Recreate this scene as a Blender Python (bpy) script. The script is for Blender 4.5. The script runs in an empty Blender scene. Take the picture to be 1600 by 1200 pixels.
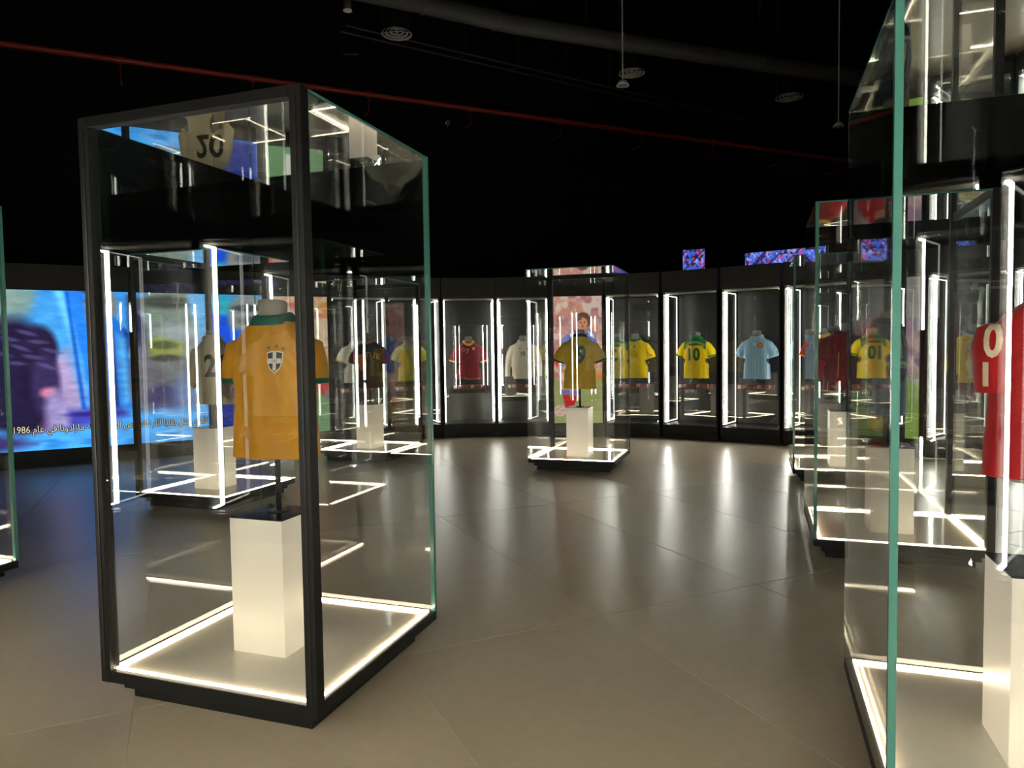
import bpy, bmesh, math, random
import numpy as np
from mathutils import Vector, Matrix, noise
from mathutils.bvhtree import BVHTree

random.seed(7); rng = np.random.default_rng(7)
SC = bpy.context.scene
COL = SC.collection

# ------------------------------------------------------------------ camera, world, exposure
F_PX, PITCH, ROLL, EYE = 1104.7, math.radians(2.7716), math.radians(0.8228), 1.6
cam_d = bpy.data.cameras.new('camera'); cam = bpy.data.objects.new('camera', cam_d); COL.objects.link(cam)
cam_d.sensor_width = 36; cam_d.sensor_fit = 'HORIZONTAL'; cam_d.lens = F_PX / 1600 * 36
cam_d.clip_start = 0.03; cam_d.clip_end = 100
_f = Vector((0, math.cos(PITCH), -math.sin(PITCH))); _r = Vector((1, 0, 0)); _u = _r.cross(_f)
_c, _s = math.cos(ROLL), math.sin(ROLL)
_r2 = _c * _r - _s * _u; _u2 = _s * _r + _c * _u
M = Matrix(((_r2.x, _u2.x, -_f.x), (_r2.y, _u2.y, -_f.y), (_r2.z, _u2.z, -_f.z))).to_4x4()
M.translation = (0, 0, EYE); cam.matrix_world = M
SC.camera = cam
W = bpy.data.worlds.new('world'); SC.world = W; W.use_nodes = True
W.node_tree.nodes['Background'].inputs[0].default_value = (0.9, 0.95, 1.0, 1)
W.node_tree.nodes['Background'].inputs[1].default_value = 0.004
vs = SC.view_settings; vs.view_transform = 'Standard'; vs.look = 'None'; vs.gamma = 1.0
vs.use_curve_mapping = False; vs.exposure = 0.0
cy = SC.cycles
cy.max_bounces = 14; cy.diffuse_bounces = 4; cy.glossy_bounces = 6; cy.transmission_bounces = 4
cy.transparent_max_bounces = 80; cy.use_denoising = True; cy.sample_clamp_indirect = 20.0
cy.caustics_reflective = False; cy.caustics_refractive = False
NICHE_LED = 22.0      # radiance of the LED lines on the niche sides, facing the shirt
FRONT_LED = 120.0    # radiance of the LED row facing out to the hall
DIM_LED = 42.0        # the same in the niches left of the portrait panel
NEAR_LED = 215.0      # the same in the row of niches behind the camera
CASE_LED = 31.0       # radiance of the LED lines round the base of the glass cases

# ------------------------------------------------------------------ helpers
def lin(c):
    return tuple(((x / 255) / 12.92 if x / 255 <= 0.04045 else ((x / 255 + 0.055) / 1.055) ** 2.4) for x in c)

def mat(name, rgb, rough=0.5, metal=0.0, spec=0.5, noise_amt=0.0, noise_scale=8.0, emit=None, estr=0.0, bump=0.0, rough_var=0.0, rand=0.0, stretch=None):
    m = bpy.data.materials.new(name); m.use_nodes = True
    nt = m.node_tree; b = nt.nodes['Principled BSDF']
    c = lin(rgb)
    b.inputs['Base Color'].default_value = (*c, 1); b.inputs['Roughness'].default_value = rough
    b.inputs['Metallic'].default_value = metal; b.inputs['Specular IOR Level'].default_value = spec
    if noise_amt or bump or rough_var or rand:
        tc = nt.nodes.new('ShaderNodeTexCoord'); nz = nt.nodes.new('ShaderNodeTexNoise')
        nz.inputs['Scale'].default_value = noise_scale; nz.inputs['Detail'].default_value = 6
        src = tc.outputs['Object']
        if stretch:
            mp = nt.nodes.new('ShaderNodeMapping'); mp.inputs['Scale'].default_value = stretch
            nt.links.new(src, mp.inputs[0]); src = mp.outputs[0]
        nt.links.new(src, nz.inputs['Vector'])
        if noise_amt or rand:
            mr = nt.nodes.new('ShaderNodeMapRange'); mr.inputs['From Min'].default_value = 0.25; mr.inputs['From Max'].default_value = 0.75
            mr.inputs['To Min'].default_value = 1 - noise_amt; mr.inputs['To Max'].default_value = 1 + noise_amt
            nt.links.new(nz.outputs['Fac'], mr.inputs['Value'])
            val = mr.outputs[0]
            if rand:
                oi = nt.nodes.new('ShaderNodeObjectInfo'); m2 = nt.nodes.new('ShaderNodeMapRange')
                m2.inputs['To Min'].default_value = 1 - rand; m2.inputs['To Max'].default_value = 1 + rand
                nt.links.new(oi.outputs['Random'], m2.inputs['Value'])
                mu = nt.nodes.new('ShaderNodeMath'); mu.operation = 'MULTIPLY'
                nt.links.new(val, mu.inputs[0]); nt.links.new(m2.outputs[0], mu.inputs[1]); val = mu.outputs[0]
            sc = nt.nodes.new('ShaderNodeVectorMath'); sc.operation = 'SCALE'; sc.inputs[0].default_value = c
            nt.links.new(val, sc.inputs['Scale']); nt.links.new(sc.outputs[0], b.inputs['Base Color'])
        if rough_var:
            m3 = nt.nodes.new('ShaderNodeMapRange'); m3.inputs['To Min'].default_value = rough - rough_var; m3.inputs['To Max'].default_value = rough + rough_var
            nt.links.new(nz.outputs['Fac'], m3.inputs['Value']); nt.links.new(m3.outputs[0], b.inputs['Roughness'])
        if bump:
            bp = nt.nodes.new('ShaderNodeBump'); bp.inputs['Strength'].default_value = bump; bp.inputs['Distance'].default_value = 0.002
            nt.links.new(nz.outputs['Fac'], bp.inputs['Height']); nt.links.new(bp.outputs[0], b.inputs['Normal'])
    if emit:
        b.inputs['Emission Color'].default_value = (*lin(emit), 1); b.inputs['Emission Strength'].default_value = estr
    return m

def glass_mat(name, tint=(1, 1, 1), f0=0.04, gain=1.0):
    """thin clear pane: Schlick mix of a sharp mirror over a see-through body; works on both faces of a thin box"""
    m = bpy.data.materials.new(name); m.use_nodes = True; nt = m.node_tree; nt.nodes.clear()
    N = nt.nodes.new; L = nt.links.new
    g = N('ShaderNodeNewGeometry'); d = N('ShaderNodeVectorMath'); d.operation = 'DOT_PRODUCT'
    L(g.outputs['Normal'], d.inputs[0]); L(g.outputs['Incoming'], d.inputs[1])
    a = N('ShaderNodeMath'); a.operation = 'ABSOLUTE'; L(d.outputs['Value'], a.inputs[0])
    s = N('ShaderNodeMath'); s.operation = 'SUBTRACT'; s.inputs[0].default_value = 1.0; L(a.outputs[0], s.inputs[1])
    p = N('ShaderNodeMath'); p.operation = 'POWER'; p.inputs[1].default_value = 5.0; L(s.outputs[0], p.inputs[0])
    k = N('ShaderNodeMath'); k.operation = 'MULTIPLY_ADD'; k.inputs[1].default_value = (1 - f0) * gain; k.inputs[2].default_value = f0
    k.use_clamp = True; L(p.outputs[0], k.inputs[0])
    t = N('ShaderNodeBsdfTransparent'); t.inputs[0].default_value = (*tint, 1)
    gl = N('ShaderNodeBsdfGlossy'); gl.inputs['Roughness'].default_value = 0.0; gl.inputs['Color'].default_value = (1, 1, 1, 1)
    mx = N('ShaderNodeMixShader'); L(k.outputs[0], mx.inputs[0]); L(t.outputs[0], mx.inputs[1]); L(gl.outputs[0], mx.inputs[2])
    o = N('ShaderNodeOutputMaterial'); L(mx.outputs[0], o.inputs[0])
    return m

def emit_mat(name, rgb, strength):
    m = bpy.data.materials.new(name); m.use_nodes = True; nt = m.node_tree; nt.nodes.clear()
    e = nt.nodes.new('ShaderNodeEmission'); e.inputs[0].default_value = (*lin(rgb), 1); e.inputs[1].default_value = strength
    o = nt.nodes.new('ShaderNodeOutputMaterial'); nt.links.new(e.outputs[0], o.inputs[0])
    return m

def led_mat(name, rgb, strength, pitch):
    """LED line: a row of bright dots a little apart (object z or x+y decides the dot)"""
    m = emit_mat(name, rgb, strength); nt = m.node_tree; e = nt.nodes['Emission']
    tc = nt.nodes.new('ShaderNodeTexCoord'); sp = nt.nodes.new('ShaderNodeSeparateXYZ'); nt.links.new(tc.outputs['Object'], sp.inputs[0])
    ml = nt.nodes.new('ShaderNodeMath'); ml.operation = 'MULTIPLY'; ml.inputs[1].default_value = 2 * math.pi / pitch; nt.links.new(sp.outputs[2], ml.inputs[0])
    sn = nt.nodes.new('ShaderNodeMath'); sn.operation = 'SINE'; nt.links.new(ml.outputs[0], sn.inputs[0])
    mr = nt.nodes.new('ShaderNodeMapRange'); mr.inputs['From Min'].default_value = -1; mr.inputs['From Max'].default_value = -0.2
    mr.inputs['To Min'].default_value = 0.15 * strength; mr.inputs['To Max'].default_value = strength
    nt.links.new(sn.outputs[0], mr.inputs['Value']); nt.links.new(mr.outputs[0], e.inputs[1])
    return m

def paint_mat(name, strength=None, rough=0.75):
    m = bpy.data.materials.new(name); m.use_nodes = True; nt = m.node_tree
    at = nt.nodes.new('ShaderNodeAttribute'); at.attribute_name = 'print'
    if strength is not None:
        nt.nodes.clear(); at = nt.nodes.new('ShaderNodeAttribute'); at.attribute_name = 'print'
        e = nt.nodes.new('ShaderNodeEmission'); e.inputs[1].default_value = strength; nt.links.new(at.outputs['Color'], e.inputs[0])
        o = nt.nodes.new('ShaderNodeOutputMaterial'); nt.links.new(e.outputs[0], o.inputs[0])
    else:
        b = nt.nodes['Principled BSDF']; b.inputs['Roughness'].default_value = rough; b.inputs['Specular IOR Level'].default_value = 0.2
        b.inputs['Sheen Weight'].default_value = 0.15
        nt.links.new(at.outputs['Color'], b.inputs['Base Color'])
        tc = nt.nodes.new('ShaderNodeTexCoord'); wv = nt.nodes.new('ShaderNodeTexNoise'); wv.inputs['Scale'].default_value = 260
        nt.links.new(tc.outputs['Object'], wv.inputs['Vector'])
        bp = nt.nodes.new('ShaderNodeBump'); bp.inputs['Strength'].default_value = 0.25; bp.inputs['Distance'].default_value = 0.001
        nt.links.new(wv.outputs['Fac'], bp.inputs['Height']); nt.links.new(bp.outputs[0], b.inputs['Normal'])
    return m

class MB:
    def __init__(s): s.v = []; s.f = []; s.mi = []
    def box(s, x0, x1, y0, y1, z0, z1, mi=0):
        n = len(s.v)
        s.v += [(x0, y0, z0), (x1, y0, z0), (x1, y1, z0), (x0, y1, z0), (x0, y0, z1), (x1, y0, z1), (x1, y1, z1), (x0, y1, z1)]
        q = [(0, 3, 2, 1), (4, 5, 6, 7), (0, 1, 5, 4), (1, 2, 6, 5), (2, 3, 7, 6), (3, 0, 4, 7)]
        s.f += [tuple(n + i for i in a) for a in q]; s.mi += [mi] * 6
        return s
    def loft(s, rings, cap0=True, cap1=True, mi=0):
        n = len(s.v); k = len(rings[0])
        for r in rings: s.v += [tuple(p) for p in r]
        for i in range(len(rings) - 1):
            for j in range(k):
                a = n + i * k + j; b = n + i * k + (j + 1) % k
                s.f.append((a, b, b + k, a + k)); s.mi.append(mi)
        if cap0: s.f.append(tuple(n + j for j in reversed(range(k)))); s.mi.append(mi)
        if cap1: s.f.append(tuple(n + (len(rings) - 1) * k + j for j in range(k))); s.mi.append(mi)
        return s
    def cyl(s, p0, p1, r0, r1=None, seg=16, mi=0, caps=True):
        r1 = r0 if r1 is None else r1
        p0, p1 = Vector(p0), Vector(p1); d = (p1 - p0).normalized()
        a = d.orthogonal().normalized(); b = d.cross(a)
        rg = [[p + (a * math.cos(t) + b * math.sin(t)) * r for t in (2 * math.pi * i / seg for i in range(seg))] for p, r in ((p0, r0), (p1, r1))]
        return s.loft(rg, caps, caps, mi)
    def tube(s, pts, r, seg=8, mi=0):
        pts = [Vector(p) for p in pts]; rg = []
        up = Vector((0, 0, 1))
        for i, p in enumerate(pts):
            d = (pts[min(i + 1, len(pts) - 1)] - pts[max(i - 1, 0)]).normalized()
            a = d.cross(up); a = a.normalized() if a.length > 1e-4 else d.orthogonal().normalized(); b = d.cross(a)
            rg.append([p + (a * math.cos(t) + b * math.sin(t)) * r for t in (2 * math.pi * k / seg for k in range(seg))])
        return s.loft(rg, True, True, mi)
    def mesh(s, name, mats, smooth=False):
        me = bpy.data.meshes.new(name); me.from_pydata([tuple(p) for p in s.v], [], s.f)
        for m in (mats if isinstance(mats, (list, tuple)) else [mats]): me.materials.append(m)
        me.polygons.foreach_set('material_index', s.mi)
        if smooth: me.polygons.foreach_set('use_smooth', [True] * len(me.polygons))
        me.update(); return me

def obj(name, me, parent=None, loc=None, rotz=0.0):
    o = bpy.data.objects.new(name, me); COL.objects.link(o)
    if parent: o.parent = parent
    if loc is not None: o.location = loc
    if rotz: o.rotation_euler = (0, 0, rotz)
    return o
def build(name, mb, mats, parent=None, smooth=False, bevel=0.0):
    o = obj(name, mb.mesh(name, mats, smooth), parent)
    if bevel:
        md = o.modifiers.new('bevel', 'BEVEL'); md.width = bevel; md.segments = 2; md.limit_method = 'ANGLE'
    return o
def thing(name, label, cat, loc=(0, 0, 0), rotz=0.0, group=None):
    o = bpy.data.objects.new(name, None); COL.objects.link(o); o.location = loc; o.rotation_euler = (0, 0, rotz)
    o.empty_display_size = 0.1
    return tag(o, label, cat, group)
def tag(o, label, cat, group=None):
    o['label'] = label; o['category'] = cat
    if group: o['group'] = group
    return o
def dup(root, loc, rotz, label, group=None):
    r = root.copy(); COL.objects.link(r); r.location = loc; r.rotation_euler = (0, 0, rotz); r['label'] = label
    if group: r['group'] = group
    for ch in list(root.children):
        c = ch.copy(); COL.objects.link(c); c.parent = r
        for g in list(ch.children):
            d = g.copy(); COL.objects.link(d); d.parent = c
    return r

# ------------------------------------------------------------------ materials
M_FLOOR = mat('floor tile stone', (190, 174, 150), rough=0.30, spec=0.34, noise_amt=0.05, noise_scale=14.0, rough_var=0.012, rand=0.05)
M_GROUT = mat('pale grout', (206, 194, 174), rough=0.8)
M_BLACK = mat('black hall paint', (16, 16, 17), rough=0.9, spec=0.15)
M_CEIL = mat('black ceiling paint', (14, 14, 15), rough=0.95, spec=0.1)
M_FRAME = mat('black powder coated metal', (20, 19, 18), rough=0.48, spec=0.22)
M_NICHE = mat('black lacquer panel', (30, 29, 27), rough=0.30, spec=0.5)
M_NSIDE = mat('grey side panel', (26, 25, 22), rough=0.6, spec=0.15)
M_NBACK = mat('dark back panel', (26, 24, 22), rough=0.35, spec=0.5, noise_amt=0.2, noise_scale=2.0)
M_FRIEZE = mat('dark grey fascia', (44, 42, 39), rough=0.6, spec=0.3)
M_SOFFIT = mat('pale grey soffit', (150, 146, 136), rough=0.6)
M_DECK = mat('grey laminate deck', (232, 224, 210), rough=0.07, spec=0.5, noise_amt=0.03, noise_scale=30)
M_WHITE = mat('white laminate', (238, 233, 222), rough=0.35, spec=0.4)
M_ACRYL = mat('lit white acrylic', (190, 184, 172), rough=0.3, spec=0.4, emit=(255, 242, 222), estr=0.20)
M_TOP = mat('dark blue grey gloss top', (38, 40, 52), rough=0.10, spec=0.6)
M_POLE = mat('black satin pole', (20, 20, 20), rough=0.35)
M_BUST = mat('grey linen bust cloth', (138, 130, 120), rough=0.85, noise_amt=0.08, noise_scale=120, bump=0.2)
M_TEAL = mat('teal glass edge', (74, 128, 118), rough=0.15, spec=0.6)
M_GLASS = glass_mat('case glass', (0.985, 0.993, 0.99))
M_TOPGLASS = glass_mat('top glass', (0.97, 0.985, 0.98), f0=0.80, gain=1.0)
M_DOOR = glass_mat('niche door glass', (0.97, 0.985, 0.975), f0=0.05)
M_LED = led_mat('niche led line', (255, 252, 240), NICHE_LED, 0.016)
M_LEDB = led_mat('inner niche led line', (255, 252, 240), 6.0, 0.016)
M_LEDD = led_mat('outward led row, dimmed', (255, 252, 240), DIM_LED, 0.016)
M_LEDN = led_mat('outward led row of the near niches', (255, 248, 228), NEAR_LED, 0.016)
M_LEDM = led_mat('side led row of the near niches', (255, 250, 236), 170.0, 0.016)
M_LEDF = led_mat('outward niche led row', (255, 252, 240), FRONT_LED, 0.016)
M_LEDC = emit_mat('case led line', (255, 234, 196), CASE_LED)
M_RAIL = mat('maroon label rail', (112, 60, 54), rough=0.5)
M_PRINTW = mat('white lettering', (225, 215, 205), rough=0.6)
M_RED = mat('red sprinkler pipe', (158, 50, 40), rough=0.45)
M_DUCT = mat('grey duct foil', (58, 56, 54), rough=0.55, noise_amt=0.15, noise_scale=6, bump=0.3)
M_GREYM = mat('grey painted metal', (150, 148, 142), rough=0.5)
M_DGREY = mat('dark grey metal', (70, 68, 66), rough=0.5)
M_SHIRT = paint_mat('printed jersey cloth')
M_SCREEN = paint_mat('led screen picture', 1.35)
M_PANEL = paint_mat('backlit print', 0.8)

# ------------------------------------------------------------------ layout
A19 = math.radians(19.07)
UX, VX = Vector((math.cos(A19), -math.sin(A19), 0)), Vector((math.sin(A19), math.cos(A19), 0))
P25 = math.radians(25.0)
PX, QX = Vector((math.cos(P25), math.sin(P25), 0)), Vector((-math.sin(P25), math.cos(P25), 0))

# ------------------------------------------------------------------ setting: floor, walls, ceiling
def structure(name, mb, m, loc=(0, 0, 0), rotz=0.0):
    o = obj(name, mb.mesh(name, m), None, loc, rotz); o['kind'] = 'structure'; return o
floor = structure('floor', MB().box(-9, 20, -9, 18, -0.25, -0.0025), M_GROUT, (0, 0, 0), P25)
TP, TQ, GAP = 1.232, 2.85, 0.006
tm = MB().box(GAP / 2, TP - GAP / 2, GAP / 2, TQ - GAP / 2, -0.012, 0)
tile_me = tm.mesh('tile', M_FLOOR)
for i in range(-7, 11):
    for j in range(-2, 5):
        p0, q0 = -0.25 + i * TP, 3.56 + j * TQ
        c = PX * (p0 + TP / 2) + QX * (q0 + TQ / 2)
        if -9.5 < c.x < 9.5 and -2.5 < c.y < 15:
            t = obj('tile', tile_me, floor, (p0, q0, 0))
HALL_H = 9.0
structure('ceiling', MB().box(-9, 20, -9, 16, HALL_H, HALL_H + 0.2), M_CEIL, rotz=P25)
structure('wall_back', MB().box(-9, 20, 15.3, 15.5, 0, HALL_H), M_BLACK, rotz=P25)
structure('wall_left', MB().box(-9.2, -9, -9, 15.5, 0, HALL_H), M_BLACK, rotz=P25)
structure('wall_right', MB().box(20, 20.2, -9, 15.5, 0, HALL_H), M_BLACK, rotz=P25)
structure('wall_front', MB().box(-9, 20, -9.2, -9, 0, HALL_H), M_BLACK, rotz=P25)
# slim ledge high on the back wall
structure('trim_1', MB().box(-9, 20, 15.16, 15.3, 6.05, 6.2), M_BLACK, rotz=P25)

# ------------------------------------------------------------------ wall modules
ZB, ZT, ZF = 0.25, 2.55, 2.92      # opening bottom / top, fascia top
def unit_frame(L, R):
    L, R = Vector((*L, 0)), Vector((*R, 0)); d = R - L
    return (L + R) / 2, math.atan2(d.y, d.x)
def shell(root, hw, depth):
    build('plinth', MB().box(-hw, hw, 0.05, depth, 0, 0.09).box(-hw, hw, 0, depth, 0.09, ZB), M_FRAME, root, bevel=0.004)
    build('fascia', MB().box(-hw, hw, -0.02, 0.10, ZT + 0.03, ZF).box(-hw, hw, 0.0, 0.10, ZT, ZT + 0.03), M_FRIEZE, root, bevel=0.004)
    for s in (-1, 1):
        a, b = sorted((s * hw, s * (hw - 0.03)))
        build('door_jamb', MB().box(a, b, 0, 0.07, ZB, ZT), M_FRAME, root, bevel=0.004)
def c_loop(s, hw, y0, y1, r=0.008):
    """LED line on a side wall: in along the top, down, out along the bottom"""
    x = s * (hw - 0.034); a, b = sorted((x, x - s * 2 * r)); zt, zb = ZT - 0.035, ZB + 0.035
    m = MB().box(a, b, y1 - r, y1 + r, zb, zt)
    m.mi[2] = 1
    m.box(a, b, y0, y1 - r, zt - 2 * r, zt).box(a, b, y0, y1 - r, zb, zb + 2 * r)
    return m
HWU = 0.49
def make_niche(label):
    root = thing('display_niche', label, 'display niche', group=None); hw = HWU; D = 0.78
    shell(root, hw, D)
    for s in (-1, 1):
        a, b = sorted((s * hw, s * (hw - 0.025)))
        build('side_panel', MB().box(a, b, 0.07, D, ZB, ZT), M_NSIDE, root)
        build('led_strip', c_loop(s, hw, 0.075, 0.20), [M_LED, M_LEDF], root)
        build('led_strip', c_loop(s, hw, 0.26, 0.66, 0.005), [M_LEDB, M_LEDB], root)
    build('back_panel', MB().box(-hw + 0.025, hw - 0.025, D - 0.02, D, ZB, ZT), M_NBACK, root)
    build('niche_floor', MB().box(-hw + 0.025, hw - 0.025, 0.07, D - 0.02, ZB, ZB + 0.01), M_NICHE, root)
    build('ceiling_panel', MB().box(-hw + 0.025, hw - 0.025, 0.10, D, ZT, ZT + 0.03), M_FRAME, root)
    build('soffit', MB().box(-hw + 0.03, hw - 0.03, 0.08, 0.26, ZT - 0.018, ZT - 0.001), M_SOFFIT, root)
    dr = build('glass_door', MB().box(-hw + 0.032, hw - 0.032, 0.03, 0.038, ZB + 0.004, ZT - 0.02), M_DOOR, root)
    build('door_handle', MB().box(hw - 0.05, hw - 0.036, 0.018, 0.03, 1.05, 1.12), M_FRAME, dr, bevel=0.002)
    return root
def add_rail(root):
    """maroon label rail on two stays, tilted to the visitor, with its small white print"""
    mb = MB(); t = math.radians(25); n = 0.31
    c = Vector((0, 0.30, 0.915 - 0.0))
    def pt(x, h, d): return (x, c.y + h * math.sin(t) + d * math.cos(t), c.z + h * math.cos(t) - d * math.sin(t))
    v = [pt(x, h, d) for d in (0, 0.012) for h in (-0.05, 0.05) for x in (-n, n)]
    mb.v += v; mb.f += [(0, 1, 3, 2), (4, 6, 7, 5), (0, 4, 5, 1), (2, 3, 7, 6), (0, 2, 6, 4), (1, 5, 7, 3)]; mb.mi += [0] * 6
    rail = build('label_rail', mb, M_RAIL, root)
    mp = MB()
    def q(x0, x1, h0, h1):
        k = len(mp.v); mp.v += [pt(x0, h0, -0.0015), pt(x1, h0, -0.0015), pt(x1, h1, -0.0015), pt(x0, h1, -0.0015)]; mp.f.append((k, k + 1, k + 2, k + 3)); mp.mi.append(0)
    q(-0.29, -0.235, -0.03, 0.03)
    for x0, w in ((-0.215, 0.07), (0.03, 0.06), (0.22, 0.03)):
        for r_ in range(4):
            q(x0, x0 + w * (1.0, 0.72, 1.1, 0.5)[r_], 0.024 - r_ * 0.017, 0.033 - r_ * 0.017)
    build('rail_print', mp, M_PRINTW, rail)
    build('rail_stay', MB().box(-0.2, -0.18, 0.315, 0.76, 0.90, 0.915).box(0.18, 0.2, 0.315, 0.76, 0.90, 0.915), M_POLE, root)

# ---- painted pictures -------------------------------------------------------
class Paint:
    def __init__(s, w, h, asp):     # asp = width/height in metres
        s.h, s.w = h, w
        s.y, s.x = np.mgrid[0:1:complex(h), 0:1:complex(w)]; s.asp = asp
        s.c = np.zeros((h, w, 3))
    def fill(s, c): s.c[:] = c; return s
    def nz(s, sx, sy, seed=0, octv=3):
        r = np.random.default_rng(seed); out = np.zeros_like(s.x); amp = 1.0; tot = 0
        for _ in range(octv):
            gx, gy = int(sx) + 2, int(sy) + 2; g = r.random((gy, gx))
            fx, fy = s.x * (gx - 1.001), s.y * (gy - 1.001); ix, iy = fx.astype(int), fy.astype(int); tx, ty = fx - ix, fy - iy
            tx = tx * tx * (3 - 2 * tx); ty = ty * ty * (3 - 2 * ty)
            ix1, iy1 = np.minimum(ix + 1, gx - 1), np.minimum(iy + 1, gy - 1)
            out += amp * ((g[iy, ix] * (1 - tx) + g[iy, ix1] * tx) * (1 - ty) + (g[iy1, ix] * (1 - tx) + g[iy1, ix1] * tx) * ty)
            tot += amp; amp *= 0.55; sx *= 2; sy *= 2
        return out / tot
    def mixm(s, m, c, a=1.0):
        m = np.clip(m, 0, 1)[..., None] * a; s.c = s.c * (1 - m) + np.array(c, float) * m; return s
    def ell(s, cx, cy, rx, ry, c, soft=0.15, rot=0.0, a=1.0):
        dx, dy = (s.x - cx) * s.asp, s.y - cy; co, si = math.cos(rot), math.sin(rot)
        X, Y = dx * co + dy * si, -dx * si + dy * co
        d = np.sqrt((X / (rx * s.asp)) ** 2 + (Y / ry) ** 2); return s.mixm((1 + soft / 2 - d) / soft, c, a)
    def poly(s, pts, c, soft=0.012, a=1.0):
        P = np.array(pts, float); n = len(P); inside = np.zeros(s.x.shape, bool); dm = np.full(s.x.shape, 9.0)
        for i in range(n):
            x0, y0 = P[i]; x1, y1 = P[(i + 1) % n]
            cr = ((y0 > s.y) != (y1 > s.y)) & (s.x < (x1 - x0) * (s.y - y0) / (y1 - y0 + 1e-12) + x0); inside ^= cr
            ax, ay = (x1 - x0) * s.asp, y1 - y0; px, py = (s.x - x0) * s.asp, s.y - y0
            t = np.clip((px * ax + py * ay) / (ax * ax + ay * ay + 1e-12), 0, 1); dm = np.minimum(dm, np.hypot(px - t * ax, py - t * ay))
        sd = np.where(inside, dm, -dm); return s.mixm(0.5 + sd / soft, c, a)
    def grid(s, name, w, h, mtl, parent, y=0.0, z0=0.0):
        me = bpy.data.meshes.new(name)
        X = (s.x - 0.5) * w; Z = z0 + (1 - s.y) * h
        co = np.stack([X, np.full_like(X, y), Z], -1).reshape(-1, 3)
        idx = np.arange(s.h * s.w).reshape(s.h, s.w)
        f = np.stack([idx[1:, :-1], idx[1:, 1:], idx[:-1, 1:], idx[:-1, :-1]], -1).reshape(-1, 4)
        me.from_pydata(co.tolist(), [], f.tolist()); me.materials.append(mtl)
        k = np.clip(s.c, 0, 255) / 255; k = np.where(k <= 0.04045, k / 12.92, ((k + 0.055) / 1.055) ** 2.4)
        at = me.color_attributes.new('print', 'FLOAT_COLOR', 'POINT')
        at.data.foreach_set('color', np.concatenate([k.reshape(-1, 3), np.ones((s.h * s.w, 1))], 1).astype(np.float32).ravel())
        return obj(name, me, parent)

def crowd(p, y0, y1, cols, sx, sy, seed, base):
    m = ((p.y >= y0) & (p.y < y1)).astype(float); p.mixm(m, base)
    for i, c in enumerate(cols):
        n = p.nz(sx, sy, seed + i, 2); p.mixm(np.clip((n - 0.52) * 9, 0, 1) * m, c, 0.8)

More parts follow.
